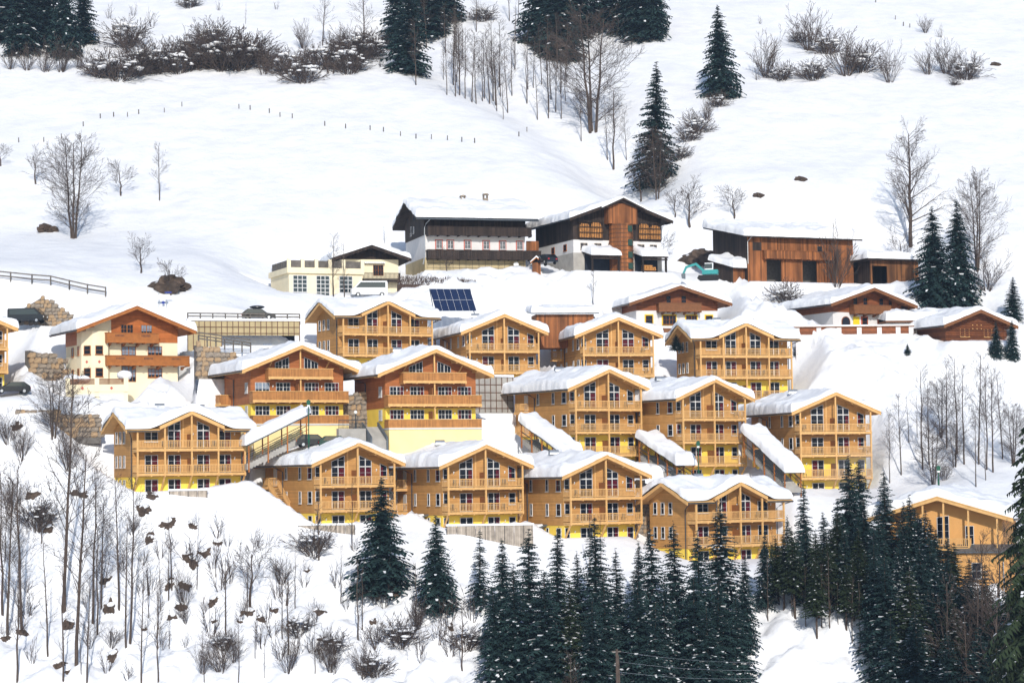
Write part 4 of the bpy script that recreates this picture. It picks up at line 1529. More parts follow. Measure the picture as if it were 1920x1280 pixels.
# drifts, lumps, ploughed banks
vis = np.clip((GY - 225) / 10, 0, 1)
GZ += vis * ((fbm(GX, GY, 14, 3, 5) - .5) * 1.0 + (fbm(GX, GY, 3.2, 3, 9) - .5) * .22)
low = np.clip((266 - GY) / 8, 0, 1) * vis
GZ += low * ((np.abs(fbm(GX, GY, 4.5, 3, 21) - .5) * 5.0 - .7) + (fbm(GX, GY, 2.0, 3, 33) - .5) * 1.5 - np.abs(fbm(GX, GY, 2.6, 2, 55) - .5) * 2.6 + (fbm(GX, GY, 1.1, 2, 61) - .5) * .5)
for px, py, Y, rad, amp in ((1000, 555, 331, 13, 1.0), (1150, 540, 333, 10, .9), (860, 540, 334, 8, .8), (1420, 570, 332, 10, 1.0), (1580, 690, 315, 11, .8), (1650, 730, 309, 10, .7),
                            (1500, 535, 343, 12, .9), (700, 550, 331, 8, .7), (60, 660, 294, 9, .9), (380, 690, 290, 6, 1.2), (250, 740, 286, 8, .7), (1760, 600, 326, 7, .8)):
    c = P(px, py, Y)
    w = np.exp(-((GX - c.x) ** 2 + (GY - c.y) ** 2) / rad ** 2)
    GZ += 1.7 * amp * w * ((fbm(GX, GY, 1.7, 3, 41) - .5) * 1.5 + (fbm(GX, GY, .9, 2, 47) - .5) * .5)
# cut level platforms for the buildings and open the ground before the retaining walls
CUTS = [(P(457, 650, 304.5), R(15), 15.5, 4.2, 3.5), (P(76, 613, 308), 0, 9, .3, 2.5), (P(417, 702, 293), R(25), 6.5, .3, 2.0), (P(925, 766, 300), R(30), 6, .3, 2.0), (P(90, 705, 294), R(20), 6, .5, 2.0)]
for o, th, W, D, reach in HOUSES + CUTS:
    c, s = math.cos(th), math.sin(th)
    lx = (GX - o.x) * c + (GY - o.y) * s
    ly = -(GX - o.x) * s + (GY - o.y) * c
    dx = np.maximum(np.abs(lx) - W / 2 - .4, 0)
    dy = np.maximum(np.maximum(-reach - ly, ly - D), 0)
    d = np.hypot(dx, dy)
    GZ = np.where(d < 8, np.minimum(GZ, o.z + .0 + d * 1.1), GZ)
    inside = (np.abs(lx) < W / 2 + .2) & (ly > -1.2) & (ly < D)
    GZ = np.where(inside, np.maximum(GZ, o.z - .6), GZ)
    if D > 4.5 and o.y > 325:
        GZ = np.where(d < 5, np.maximum(GZ, o.z - .25 - np.maximum(d - .8, 0) * 1.2), GZ)


def ground(x, y):
    i = int(np.clip(np.searchsorted(XS, x) - 1, 0, len(XS) - 2))
    j = int(np.clip(np.searchsorted(YS, y) - 1, 0, len(YS) - 2))
    u = (x - XS[i]) / (XS[i + 1] - XS[i])
    v = (y - YS[j]) / (YS[j + 1] - YS[j])
    return float((GZ[i, j] * (1 - u) + GZ[i + 1, j] * u) * (1 - v) + (GZ[i, j + 1] * (1 - u) + GZ[i + 1, j + 1] * u) * v)


def hit(px, py, y0=200, y1=640):
    """where the view ray through a pixel meets the hillside"""
    d = P(px, py, 1.0)
    Y = y0
    while Y < y1:
        if d.z * Y < ground(d.x * Y, Y):
            lo, hi = Y - 1.0, Y
            for _ in range(10):
                m = (lo + hi) / 2
                if d.z * m < ground(d.x * m, m):
                    hi = m
                else:
                    lo = m
            return Vector((d.x * hi, hi, ground(d.x * hi, hi)))
        Y += 1.0
    return None


def on_ground(px, Y):
    d = P(px, 640, Y)
    return Vector((d.x, Y, ground(d.x, Y)))


nx, ny = GX.shape
idx = np.arange(nx * ny).reshape(nx, ny)
faces = np.stack([idx[:-1, :-1], idx[1:, :-1], idx[1:, 1:], idx[:-1, 1:]], -1).reshape(-1, 4)
me = bpy.data.meshes.new('hillside')
me.vertices.add(nx * ny)
me.vertices.foreach_set('co', np.stack([GX, GY, GZ], -1).ravel())
me.loops.add(faces.size)
me.loops.foreach_set('vertex_index', faces.ravel())
me.polygons.add(len(faces))
me.polygons.foreach_set('loop_start', np.arange(0, faces.size, 4))
me.polygons.foreach_set('loop_total', np.full(len(faces), 4))
me.update(calc_edges=True)
me.polygons.foreach_set('use_smooth', [True] * len(faces))
me.materials.append(M['snow'])
hs_ = add('hillside', me, kind='structure')
# ------------------------------------------------------------------ trees
def spruce_meshes(seed, H=16.0, ratio=.17, bare=.05, dens=1.0, snow=.25, needle='needle', droop=.5, gap=0.0):
    rn = random.Random(seed)
    tr, cr, sn = MB(), MB(), MB()
    tr.tube([(0, 0, -1.5), (0, 0, H * .3), (rn.uniform(-.1, .1), 0, H * .7), (0, 0, H)], [H * .014, H * .011, H * .006, .02], 6)
    Rm = H * ratio
    levels = int(64 * dens)
    for li in range(levels):
        t = bare + (1 - bare) * (li + rn.uniform(-.9, .9)) / levels
        t = min(max(t, bare), .995)
        z0 = H * t
        if gap and rn.random() < gap:
            continue
        L0 = Rm * (1 - t) ** .78 * (1.0 if t > .18 else .72 + 1.5 * t) + .12
        nb = int((5.5 + 4.5 * (1 - t)) * min(1, dens + .1)) + 1
        az0 = rn.uniform(0, 6.28)
        for b in range(nb):
            az = az0 + 6.283 * b / nb + rn.uniform(-.3, .3)
            L = L0 * rn.choice((.55, .75, .9, 1.0, 1.0, 1.1, 1.22)) * rn.uniform(.9, 1.1)
            ca, sa = math.cos(az), math.sin(az)
            ns = (13 if dens > 1.5 else 6) if L > 1 else 3
            side = Vector((-sa, ca, 0))
            zb = z0 + rn.uniform(-1.0, 1.0) * H / levels * 1.6
            prev = None
            rise = rn.uniform(-.05, .22) + .35 * t
            for k in range(ns + 1):
                s = k / ns
                r = L * s
                z = zb + L * (rise * s - droop * s * s + .16 * max(0, s - .7))
                p = Vector((ca * r, sa * r, z))
                if prev is not None:
                    w = ((.2 if dens > 1.5 else .34) * L * (1 - s * .75) + .12) * rn.uniform(.7, 1.25)
                    fwd = (p - prev)
                    for sg in (-1, 1):
                        tip = prev + side * (sg * w) + fwd * rn.uniform(.6, 1.3) + Vector((0, 0, -w * rn.uniform(.15, .7)))
                        cr.face([prev, p, tip])
                    # hanging spray
                    q = prev + fwd * rn.uniform(.2, .8) + side * rn.uniform(-.2, .2) * w
                    cr.face([prev, p, q + Vector((0, 0, -rn.uniform(.2, .55) * (.25 + .5 * w)))])
                    if rn.random() < snow * .55 and s > .35:
                        up = Vector((0, 0, .05))
                        a, c = prev + fwd * .1 + up, p + up
                        ww = w * rn.uniform(.2, .75)
                        sn.face([a - side * ww, c - side * ww * .6, c + side * ww * .6, a + side * ww])
                prev = p
    return tr.mesh('spruce_trunk', M['bark']), cr.mesh('spruce_crown', M[needle]), sn.mesh('branch_snow', M['roofsnow'])


def branch(mb, rn, p, d, L, r, depth, spec):
    """one limb with its side twigs; spec: per depth (children, angle, length ratio, segments, up pull)"""
    nseg = spec[depth][3]
    pts, rad = [p], [r]
    cur, dr = Vector(p), Vector(d)
    for i in range(nseg):
        dr = (dr + Vector((rn.uniform(-.18, .18), rn.uniform(-.18, .18), rn.uniform(-.08, .08) + spec[depth][4]))).normalized()
        cur = cur + dr * (L / nseg)
        pts.append(cur.copy())
        rad.append(max(r * (1 - .8 * (i + 1) / nseg), .012))
    mb.tube(pts, rad, 4 if r > .06 else 3, False)
    if depth + 1 < len(spec):
        n, ang, ratio = spec[depth + 1][:3]
        for k in range(n):
            s = (k + rn.uniform(.3, 1)) / n * .82 + .18
            i = min(int(s * nseg), nseg - 1)
            q = pts[i].lerp(pts[i + 1], s * nseg - i)
            dd = (pts[i + 1] - pts[i]).normalized()
            ax = Vector((rn.gauss(0, 1), rn.gauss(0, 1), rn.gauss(0, 1)))
            ax = (ax - dd * ax.dot(dd)).normalized()
            a = ang * rn.uniform(.7, 1.25)
            nd = dd * math.cos(a) + ax * math.sin(a)
            branch(mb, rn, q, nd, L * ratio * rn.uniform(.7, 1.2) * (1.15 - .55 * s), max(r * .45 * (1 - .5 * s), .014), depth + 1, spec)


def bare_meshes(kind, seed):
    rn = random.Random(seed)
    tr, cr = MB(), MB()

    def stem(base, top, r, nb, z0, blen, spec, shape, ang):
        base, top = Vector(base), Vector(top)
        n = 6
        pts = [base.lerp(top, i / n) + Vector((rn.uniform(-.12, .12), rn.uniform(-.12, .12), 0)) * (i > 0) for i in range(n + 1)]
        tr.tube(pts, [r * (1 - .85 * (i / n)) + .015 for i in range(n + 1)], 6)
        for k in range(nb):
            s = z0 + (1 - z0) * (k + rn.random()) / nb
            i = min(int(s * n), n - 1)
            q = pts[i].lerp(pts[i + 1], s * n - i)
            az = rn.uniform(0, 6.28)
            a = ang * rn.uniform(.75, 1.25)
            d = Vector((math.cos(az) * math.sin(a), math.sin(az) * math.sin(a), math.cos(a)))
            branch(cr, rn, q, d, blen * shape((s - z0) / (1 - z0)) * rn.uniform(.7, 1.15), r * .3 * (1.1 - s * .7), 0, spec)
    if kind == 'tall':         # slender forest tree, 16 m
        stem((0, 0, -1), (rn.uniform(-.8, .8), rn.uniform(-.5, .5), 16), .14, 30, .34, 3.6, [(0, 0, 0, 3, .12), (5, .6, .5, 2, .05), (3, .6, .5, 1, 0)], lambda s: 1.05 - .65 * s, .75)
    elif kind == 'pole':       # young pole with sparse side twigs
        stem((0, 0, -1), (rn.uniform(-.5, .5), 0, 12), .1, 20, .25, 1.7, [(0, 0, 0, 2, .1), (4, .6, .5, 1, 0)], lambda s: 1 - .6 * s, .8)
    elif kind == 'broad':      # oval crowned tree, 14 m, two or three stems
        for i in range(3):
            a = 2.1 * i + rn.random()
            stem((.25 * math.cos(a), .25 * math.sin(a), -1), (1.3 * math.cos(a), 1.3 * math.sin(a), 13 + rn.random()), .17, 30, .14, 6.2,
                 [(0, 0, 0, 3, .07), (8, .6, .42, 2, .05), (4, .6, .5, 1, 0)], lambda s: (.6 + 1.2 * s) if s < .35 else 1.05 - .75 * (s - .35) / .65, 1.0)
    elif kind == 'fan':        # old broad tree with long arching limbs
        stem((0, 0, -1), (.4, 0, 15), .34, 40, .2, 7.0, [(0, 0, 0, 4, .03), (8, .6, .42, 2, .0), (5, .7, .5, 1, -.03)], lambda s: 1.1 - .7 * s, 1.05)
    elif kind == 'apple':      # low crooked orchard tree, 6 m
        stem((0, 0, -.8), (.3, .2, 4.2), .16, 11, .35, 3.0, [(0, 0, 0, 4, .1), (8, .7, .5, 2, .05), (5, .7, .5, 1, .02)], lambda s: 1.0 - .2 * s, .95)
    elif kind == 'shrub':      # many stems from one root, 4 m
        for i in range(16):
            a, t = rn.uniform(0, 6.28), rn.uniform(.1, .6)
            d = Vector((math.cos(a) * math.sin(t), math.sin(a) * math.sin(t), math.cos(t)))
            branch(tr if i < 2 else cr, rn, Vector((.2 * math.cos(a), .2 * math.sin(a), -.3)), d, rn.uniform(2.6, 4.4), .045, 0, [(0, 0, 0, 4, .0), (7, .45, .42, 2, .06), (3, .5, .5, 1, 0)])
    elif kind == 'dome':       # snow-bent bush, arching over, 2.5 m
        for i in range(52):
            a, t = rn.uniform(0, 6.28), rn.uniform(.05, .95)
            d = Vector((math.cos(a) * math.sin(t), math.sin(a) * math.sin(t), math.cos(t)))
            branch(tr if i < 2 else cr, rn, Vector((.5 * math.cos(a) * rn.random(), .5 * math.sin(a) * rn.random(), -.2)), d, rn.uniform(1.5, 2.4), .026, 0, [(0, 0, 0, 4, -.13), (6, .5, .4, 2, -.04), (2, .5, .5, 1, 0)])
    elif kind == 'grass':      # thin upright twigs
        for i in range(9):
            a, t = rn.uniform(0, 6.28), rn.uniform(.0, .4)
            d = Vector((math.cos(a) * math.sin(t), math.sin(a) * math.sin(t), math.cos(t)))
            branch(tr if i < 2 else cr, rn, Vector((.15 * math.cos(a), .15 * math.sin(a), -.2)), d, rn.uniform(1.2, 2.4), .025, 0, [(0, 0, 0, 3, .0), (3, .5, .4, 1, 0)])
    return tr.mesh(kind + '_trunk', M['bark']), cr.mesh(kind + '_crown', M['twig'])


SPR = {}


def spruce(base, H, label, kind='mid', group=None, name='spruce', wid=1.0, rz=None):
    """a spruce standing at world point base, H metres tall"""
    pr = dict(mid=(101, .215, .04, 1.0, .16), mid2=(102, .2, .04, 1.0, .2), slim=(103, .165, .05, 1.0, .22), slim2=(104, .175, .06, .95, .26), full=(105, .29, .02, 1.15, .07),
              full2=(106, .26, .03, 1.1, .1), open=(107, .2, .12, .62, .3), giant=(108, .21, .04, 2.0, .1), high=(109, .2, .33, .9, .14), snowy=(110, .19, .04, 1.0, .5), snowy2=(111, .185, .04, 1.0, .42))[kind]
    if kind not in SPR:
        SPR[kind] = spruce_meshes(pr[0], 16, pr[1], pr[2], pr[3], pr[4], 'needle2' if kind in ('giant', 'high', 'snowy2') else 'needle', .62 if kind == 'giant' else .45)
    k = H / 16
    o = thing(name, label, 'tree', base, random.Random(int(base[0] * 37 + base[1])).uniform(0, 6.28) if rz is None else rz, group)
    jr = random.Random(int(base[0] * 91 + base[1] * 7))
    o.scale = (k * wid * jr.uniform(.85, 1.2), k * wid * jr.uniform(.85, 1.2), k)
    o.rotation_euler.x, o.rotation_euler.y = jr.uniform(-.03, .03), jr.uniform(-.03, .03)
    for nm, me in zip(('trunk', 'crown', 'branch_snow'), SPR[kind]):
        add(nm, me, o, kind='stuff' if nm == 'branch_snow' else None)
    return o


BARE = {}


def bush_snow(seed):
    rn = random.Random(seed + 50)
    b = MB()
    for i in range(30):
        a, r = rn.uniform(0, 6.28), rn.uniform(.1, 1.25)
        z = 1.75 - .75 * r * r + rn.uniform(-.25, .1)
        b.ball((r * math.cos(a), r * math.sin(a), z), rn.choice((.06, .08, .1, .12, .2)), 6, 4, (1.7, 1.4, .5), .15, rn)
    return b.mesh('bush_snow', M['roofsnow'], True)


NAT = dict(tall=16, pole=12, broad=14, fan=15.5, apple=6, shrub=4, dome=2.0, grass=2.2)


def bare(base, H, label, kind, var, group, name='bare_tree', wid=1.0):
    key = (kind, var)
    if key not in BARE:
        BARE[key] = bare_meshes(kind, 300 + var * 7 + len(kind) * 31)
    k = H / NAT[kind]
    o = thing(name, label, 'shrub' if kind in ('shrub', 'dome', 'grass') else 'tree', base, random.Random(int(base[0] * 41 + base[1] * 3)).uniform(0, 6.28), group)
    o.scale = (k * wid, k * wid, k)
    if kind == 'dome' and H > 1.2:
        add('bush_snow', cached(('bsnow', var), lambda: bush_snow(var)), o, kind='stuff')
    for nm, me in zip(('stem' if kind in ('shrub', 'dome', 'grass') else 'trunk', 'branches' if kind in ('shrub', 'dome', 'grass') else 'crown'), BARE[key]):
        add(nm, me, o)
    return o


def at(px, py):
    q = hit(px, py)
    return q if q else P(px, py, 500)


def hgt(base, px, py_top):
    return max(.8, P(px, py_top, base.y).z - base.z)


def size_word(H, lo, hi):
    return 'very small' if H < lo * .75 else 'small' if H < lo else 'very tall' if H > hi * 1.2 else 'tall' if H > hi else 'medium'


FORM = dict(tall='slender', pole='spindly', broad='branchy', shrub='bushy', dome='snow-bent', grass='wispy', apple='crooked', mid='even', mid2='even', slim='slim', slim2='slim', full='broad', full2='broad',
            high='high-crowned', snowy='snow-speckled', snowy2='olive snow-speckled', giant='huge', open='sparse')


# single spruces, identified one by one: (base px, base py, top py, label, kind, width)
for px, py, top, lab, kind, wid in (
        (1352, 183, 8, 'solitary broad spruce on the open snowfield above the farm', 'full', .95),
        (1226, 352, 114, 'tall spruce with open whorls at the gully mouth above the barn', 'mid2', 1.1),
        (1752, 572, 384, 'dense spruce beside the cart shed, the shorter of the pair', 'full', .95),
        (1800, 574, 372, 'dense spruce of the pair beside a bare tree, the taller one', 'full2', 1.0),
        (1899, 602, 516, 'young spruce on the slope above the log cabin', 'mid', 1.15),
        (1868, 668, 600, 'small spruce in front of the log cabin wall', 'full2', 1.0),
        (1897, 672, 596, 'second small spruce below the cabin eaves end', 'full', .9),
        (715, 1108, 892, 'big dense dark spruce before the chalet with outside stair', 'full', 1.12),
        (820, 1142, 962, 'medium spruce next to the big dense one, bare twigs at its side', 'full2', 1.0),
        (1012 - 112, 1146, 986, 'thin young spruce with bare lower trunk beside the thicket', 'open', .85)):
    b = at(px, py)
    spruce(b - Vector((0, 0, .2)), hgt(b, px, top), lab, kind, None, wid=wid)
# spruce thicket along the lower edge: (px, Y, top py, kind, width)
for i, (px, Y, top, kind, wid) in enumerate((
        (936, 250, 1003, 'mid', 1.0), (985, 247, 986, 'mid2', 1.1), (1037, 248, 984, 'slim', 1.1), (1075, 252, 1030, 'slim2', 1), (1108, 250, 962, 'slim', 1.1), (1154, 249, 1025, 'slim2', 1.1),
        (1188, 253, 1010, 'slim', 1), (1216, 247, 984, 'snowy', 1.0), (1255, 251, 974, 'slim2', 1.1), (1300, 247, 988, 'mid2', .95), (1346, 250, 938, 'snowy', 1.15), (1385, 246, 1035, 'mid', 1),
        (960, 243, 1050, 'mid2', 1.1), (1015, 242, 1062, 'mid', 1.1), (1065, 242, 1080, 'snowy2', 1.1), (1130, 242, 1078, 'mid', 1.1), (1190, 242, 1072, 'mid2', 1.1), (1240, 241, 1085, 'snowy', 1.1),
        (1290, 241, 1070, 'mid', 1.1), (1335, 242, 1085, 'mid2', 1.1), (1375, 243, 1110, 'mid', 1.0), (925, 243, 1090, 'mid', 1.0), (1100, 239, 1120, 'mid2', 1.1), (1215, 239, 1125, 'mid', 1.1), (1320, 239, 1130, 'mid2', 1.1))):
    b = on_ground(px, Y)
    spruce(b - Vector((0, 0, .3)), hgt(b, px, top), f'{size_word(hgt(b, px, top), 12, 17)} {FORM[kind]} spruce in the thicket below {"the chalet behind the board fence" if px < 1010 else "the chalet with the stone wall" if px < 1215 else "the spruce hidden chalet"}', kind, 'spruces of the lower thicket', wid=wid)
# spruces of the right-hand stand
for px, Y, top, kind, wid in ((1468, 256, 962, 'snowy', 1.1), (1497, 259, 898, 'slim2', .9), (1582, 255, 848, 'mid2', 1.1), (1606, 258, 856, 'mid', 1.0), (1654, 253, 878, 'slim', 1.15), (1702, 251, 922, 'mid2', 1.0),
                              (1722, 249, 950, 'snowy', 1.3), (1548, 251, 1010, 'high', 1.2), (1625, 248, 985, 'mid', 1.1), (1670, 246, 1020, 'snowy', 1.1), (1780, 246, 1010, 'snowy2', 1.15), (1752, 244, 1060, 'mid', 1.1),
                              (1515, 252, 1020, 'high', 1.1), (1590, 247, 1040, 'high', 1.2), (1640, 243, 1080, 'mid2', 1.2), (1700, 242, 1090, 'mid', 1.2), (1790, 240, 1110, 'snowy2', 1.2), (1685, 249, 990, 'mid2', 1.1), (1735, 247, 1000, 'mid', 1.1), (1610, 250, 930, 'mid2', 1.1), (1565, 253, 930, 'mid', 1.0), (1670, 241, 1120, 'mid', 1.2),
                              (1730, 240, 1100, 'mid2', 1.2), (1440, 258, 1010, 'slim', 1.0), (1810, 243, 1040, 'mid', 1.1), (1760, 238, 1150, 'snowy2', 1.2), (1820, 237, 1130, 'mid', 1.2),
                              (1480, 250, 985, 'high', 1.2), (1525, 249, 990, 'high', 1.2), (1560, 250, 960, 'high', 1.3), (1600, 249, 985, 'high', 1.2), (1450, 254, 1000, 'high', 1.1), (1575, 246, 1050, 'high', 1.2),
                              (1650, 240, 1040, 'mid', 1.25), (1690, 238, 1060, 'snowy2', 1.3), (1720, 243, 1010, 'mid2', 1.25), (1760, 241, 1040, 'mid', 1.25), (1800, 239, 1070, 'mid', 1.25), (1775, 235, 1120, 'snowy2', 1.3),
                              (1710, 235, 1140, 'mid2', 1.3), (1655, 236, 1150, 'mid', 1.2), (1835, 240, 1050, 'snowy2', 1.2), (1830, 234, 1150, 'mid', 1.2), (1630, 243, 1020, 'mid2', 1.2),
                              (1425, 254, 990, 'mid', .95), (1460, 252, 1000, 'high', 1.2), (1500, 251, 975, 'mid', 1.0), (1540, 252, 955, 'mid2', 1.1), (1545, 248, 1010, 'high', 1.2), (1615, 251, 950, 'mid', 1.1), (1575, 249, 985, 'mid2', 1.1),
                              (1640, 250, 960, 'mid', 1.1), (1682, 250, 936, 'mid2', 1.1), (1742, 250, 985, 'mid', 1.1), (1765, 248, 1000, 'mid2', 1.1), (1520, 246, 1040, 'high', 1.2), (1610, 245, 1030, 'high', 1.2), (1710, 252, 945, 'mid', 1.2), (1735, 251, 970, 'mid2', 1.2), (1850, 236, 1100, 'snowy2', 1.2), (1885, 232, 1080, 'mid', 1.2), (1870, 228, 1160, 'snowy2', 1.3),
                              (1820, 229, 1170, 'mid2', 1.3), (1770, 231, 1180, 'mid', 1.3), (1900, 240, 1040, 'snowy2', 1.1)):
    b = on_ground(px, Y)
    spruce(b - Vector((0, 0, .3)), hgt(b, px, top), f'{size_word(hgt(b, px, top), 13, 18)} {FORM[kind]} spruce in the stand {"beside the spruce hidden chalet" if px < 1515 else "below the grove-side tall chalet" if px < 1590 else "between tall chalet and guest house" if px < 1650 else "before the peach guest house"}', kind, 'spruces before the guest house', wid=wid)
# upper edge: spruces cut by the frame
for px, py, top, kind, wid in ((8, 76, -120, 'full2', 1.0), (42, 102, -110, 'mid', 1.1), (86, 88, -130, 'mid2', 1.2), (122, 106, -90, 'full2', .85), (158, 82, -60, 'mid', .9), (65, 70, -170, 'mid', 1.1)):
    b = at(px, py)
    spruce(b - Vector((0, 0, .3)), hgt(b, px, top), 'dark spruce of the dense upper wood above the brushy bank', kind, 'spruces of the upper wood edge', wid=wid)
for px, py, top, kind, wid in ((765, 138, -50, 'mid', 1.1), (745, 95, -90, 'mid2', 1.0), (815, 70, -110, 'mid2', 1.0), (840, 40, -120, 'mid', 1.0), (790, 60, -130, 'mid', 1.0)):
    b = at(px, py)
    spruce(b - Vector((0, 0, .3)), hgt(b, px, top), 'dark spruce growing among bare trees at the gully rim above the snowfield', kind, 'spruces at the gully rim', wid=wid)
for px, py, top, kind, wid in ((1015, 90, -110, 'full2', 1.0), (1050, 112, -90, 'full2', .9), (1080, 70, -150, 'mid', 1.1), (1205, 74, -120, 'full', .9), (1180, 60, -140, 'full2', .9), (1228, 62, -90, 'full2', .9), (1140, 50, -130, 'mid', 1.0)):
    b = at(px, py)
    spruce(b - Vector((0, 0, .3)), hgt(b, px, top), 'big dark spruce at the head of the gully behind the bare broad tree', kind, 'spruces at the gully head', wid=wid)
b = on_ground(1925, 196)
spruce(b - Vector((0, 0, .3)), hgt(b, 1925, 738), 'near olive spruce with long drooping branches at the valley side', 'giant', None, wid=.8)

# bare trees one by one
for px, py, top, kind, var, wid, lab in (
        (138, 447, 262, 'broad', 0, 1.0, 'large oval bare tree beside a rock above the cream chalet'),
        (67, 345, 278, 'apple', 0, 1.0, 'small bare tree close beside the large oval one'),
        (2, 312, 262, 'apple', 1, 1.2, 'bare orchard tree at the outer end of the snowfield row'),
        (228, 367, 297, 'apple', 1, 1.0, 'low spreading bare tree between the oval and the slender one'),
        (299, 376, 272, 'tall', 0, 1.3, 'slender upright bare tree on the snowfield above the cream chalet'),
        (265, 512, 440, 'apple', 0, 1.0, 'bare tree above the earth bank near the road signs'),
        (322, 553, 484, 'apple', 1, 1.0, 'bare tree growing out of the dark earth bank'),
        (605, 86, -20, 'tall', 1, 1.3, 'pale bare tree standing over the brushy bank'),
        (686, 96, -30, 'tall', 2, 1.4, 'bare tree with reddish twigs at the corner of the snowfield'),
        (1112, 248, 22, 'broad', 1, 1.05, 'great many-stemmed bare tree in the gully'),
        (1150, 318, 168, 'tall', 0, 1.4, 'bare twin tree below the great many-stemmed one'),
        (1232, 374, 245, 'broad', 0, .9, 'bare tree in front of the tall gully spruce'),
        (1203, 378, 305, 'apple', 1, 1.0, 'small leaning bare tree just above the barn roof'),
        (1293, 425, 338, 'apple', 0, 1.1, 'crooked bare fruit tree behind the barn'),
        (1265, 408, 350, 'apple', 1, 1.0, 'dark bare fruit tree beside the barn roof end'),
        (1378, 410, 343, 'apple', 1, 1.2, 'bare fruit tree behind the hay shed roof'),
        (1708, 462, 242, 'fan', 0, .8, 'mighty old bare tree with drooping limbs behind the cart shed'),
        (1832, 508, 328, 'broad', 2, .85, 'tall bare tree with seed clusters behind the spruce pair'),
        (1692, 495, 430, 'apple', 0, 1.1, 'broken bare tree behind the cart shed roof'),
        (1240, 500, 418, 'apple', 1, .9, 'yellowish bare shrub tree at the barn corner'),
        (1112, 570, 505, 'tall', 1, 1.4, 'lone thin bare tree on the ploughed snow bank'),
        (625, 556, 440, 'tall', 2, 1.2, 'bare tree rising before the workshop front'),
        (645, 556, 455, 'pole', 0, 1.3, 'bare tree between the workshop and the dark gabled house'),
        (838, 508, 465, 'apple', 0, 1.0, 'espaliered bare tree at the tan base of the farmhouse'),
        (722, 456, 424, 'pole', 1, 1.5, 'small bare sapling in the snow beside the farmhouse'),
        (1568, 535, 432, 'shrub', 0, .8, 'bare bushy tree before the hay shed front'),
        (1470, 572, 528, 'dome', 0, 1.0, 'brown tangled bush above the decorated chalet roof'),
        (1850, 545, 480, 'shrub', 1, 1.2, 'pale dense bush at the foot of the clustered bare tree'),
        (120, 1145, 700, 'tall', 1, 1.0, 'thickest and tallest bare tree of the lower slope'),
        (468, 1140, 992, 'apple', 1, .8, 'dark crooked bare tree halfway down the brushy slope'),
        (590, 1040, 985, 'dome', 1, 1.0, 'dark tangled bush under the low wall of the stair chalet'),
        (752, 1210, 1155, 'dome', 0, 1.1, 'large brown snow-bent bush below the big dense spruce')):
    b = at(px, py)
    bare(b - Vector((0, 0, .1)), hgt(b, px, top), lab, kind, var, None, 'bush' if kind in ('shrub', 'dome') else 'bare_tree', wid)


def many(rows, label, group, kind_default, name='bare_tree'):
    for i, r in enumerate(rows):
        px, py, top = r[:3]
        kind = r[3] if len(r) > 3 else kind_default
        wid = r[4] if len(r) > 4 else 1.0
        b = at(px, py)
        H = hgt(b, px, top)
        lab = f'{size_word(H, 2.5, 4.5) if name == "bush" else size_word(H, 9, 14)} {FORM[kind]} {label}'
        bare(b - Vector((0, 0, .1)), H, lab, kind, i % (3 if kind in ('tall',) else 2), group, name, wid)


many([(5, 1152, 880), (14, 1194, 900), (42, 1184, 870), (32, 1276, 1040), (143, 1246, 850), (173, 1168, 880), (183, 1186, 980, 'pole'), (223, 1141, 900), (243, 1205, 905), (237, 1211, 980, 'pole'),
      (190, 1139, 930), (91, 1230, 1010, 'pole'), (118, 1274, 1060, 'pole'), (163, 1278, 1080), (297, 1278, 1090), (265, 1277, 1070, 'pole'), (383, 1278, 1180), (447, 1278, 1160), (554, 1140, 1020, 'pole'),
      (530, 1196, 1060, 'pole'), (640, 1130, 1020, 'pole'), (590, 1262, 1160, 'pole'), (680, 1180, 1060, 'pole')],
     'bare tree on the rocky lower slope below the knoll chalet', 'bare trees of the lower slope', 'tall')
many([(360, 1058, 1000, 'grass', 1.6), (400, 1062, 1005, 'grass'), (300, 1045, 1000, 'grass'), (415, 1105, 1020, 'grass'), (280, 1110, 1050, 'grass'), (345, 1140, 1060, 'shrub', .6), (395, 1190, 1115, 'grass'),
      (430, 1090, 1030, 'grass'), (520, 1120, 1070, 'grass'), (630, 1100, 1050, 'grass'), (570, 1100, 1060, 'grass'), (490, 1210, 1150, 'grass'), (440, 1240, 1180, 'shrub', .7), (540, 1260, 1190, 'shrub', .8),
      (620, 1255, 1180, 'shrub', .8), (680, 1268, 1195, 'shrub', .7), (380, 1262, 1200, 'shrub', .7), (560, 1190, 1150, 'dome'), (625, 1220, 1180, 'dome'), (705, 1265, 1220, 'dome'), (420, 1215, 1180, 'dome'),
      (720, 1140, 1085, 'grass'), (780, 1165, 1110, 'grass'), (300, 1215, 1160, 'grass'), (200, 1260, 1210, 'grass'), (60, 1240, 1190, 'grass'), (885, 1160, 1090, 'grass'), (870, 1215, 1170, 'dome', 1.1),
      (830, 1195, 1155, 'grass'), (790, 1240, 1200, 'grass'), (20, 960, 880, 'shrub', .8), (70, 990, 930, 'dome'), (40, 860, 790, 'shrub', .8), (130, 880, 800, 'shrub', .8), (100, 820, 700, 'broad', 1.3), (15, 830, 770, 'shrub')],
     'leafless bush poking out of the lower snow slope', 'bushes of the lower slope', 'grass', 'bush')
many([(835, 100, 10), (850, 160, 20), (862, 170, 50), (872, 185, 60), (885, 192, 60), (893, 195, 70), (905, 190, 80), (918, 195, 60), (930, 198, 80), (893, 60, -40), (955, 40, -60), (972, 35, -40), (925, 190, 40),
      (952, 212, 90), (960, 180, 70), (990, 168, 60), (1000, 165, 70), (1008, 225, 120, 'pole'), (1028, 222, 110, 'pole'), (1042, 210, 90), (1052, 223, 110), (780, 160, 40), (800, 90, -20), (1060, 190, 100), (1090, 265, 160), (1140, 300, 190, 'pole'), (1175, 300, 210)],
     'bare tree standing in the shaded gully wood', 'bare trees of the gully', 'tall')
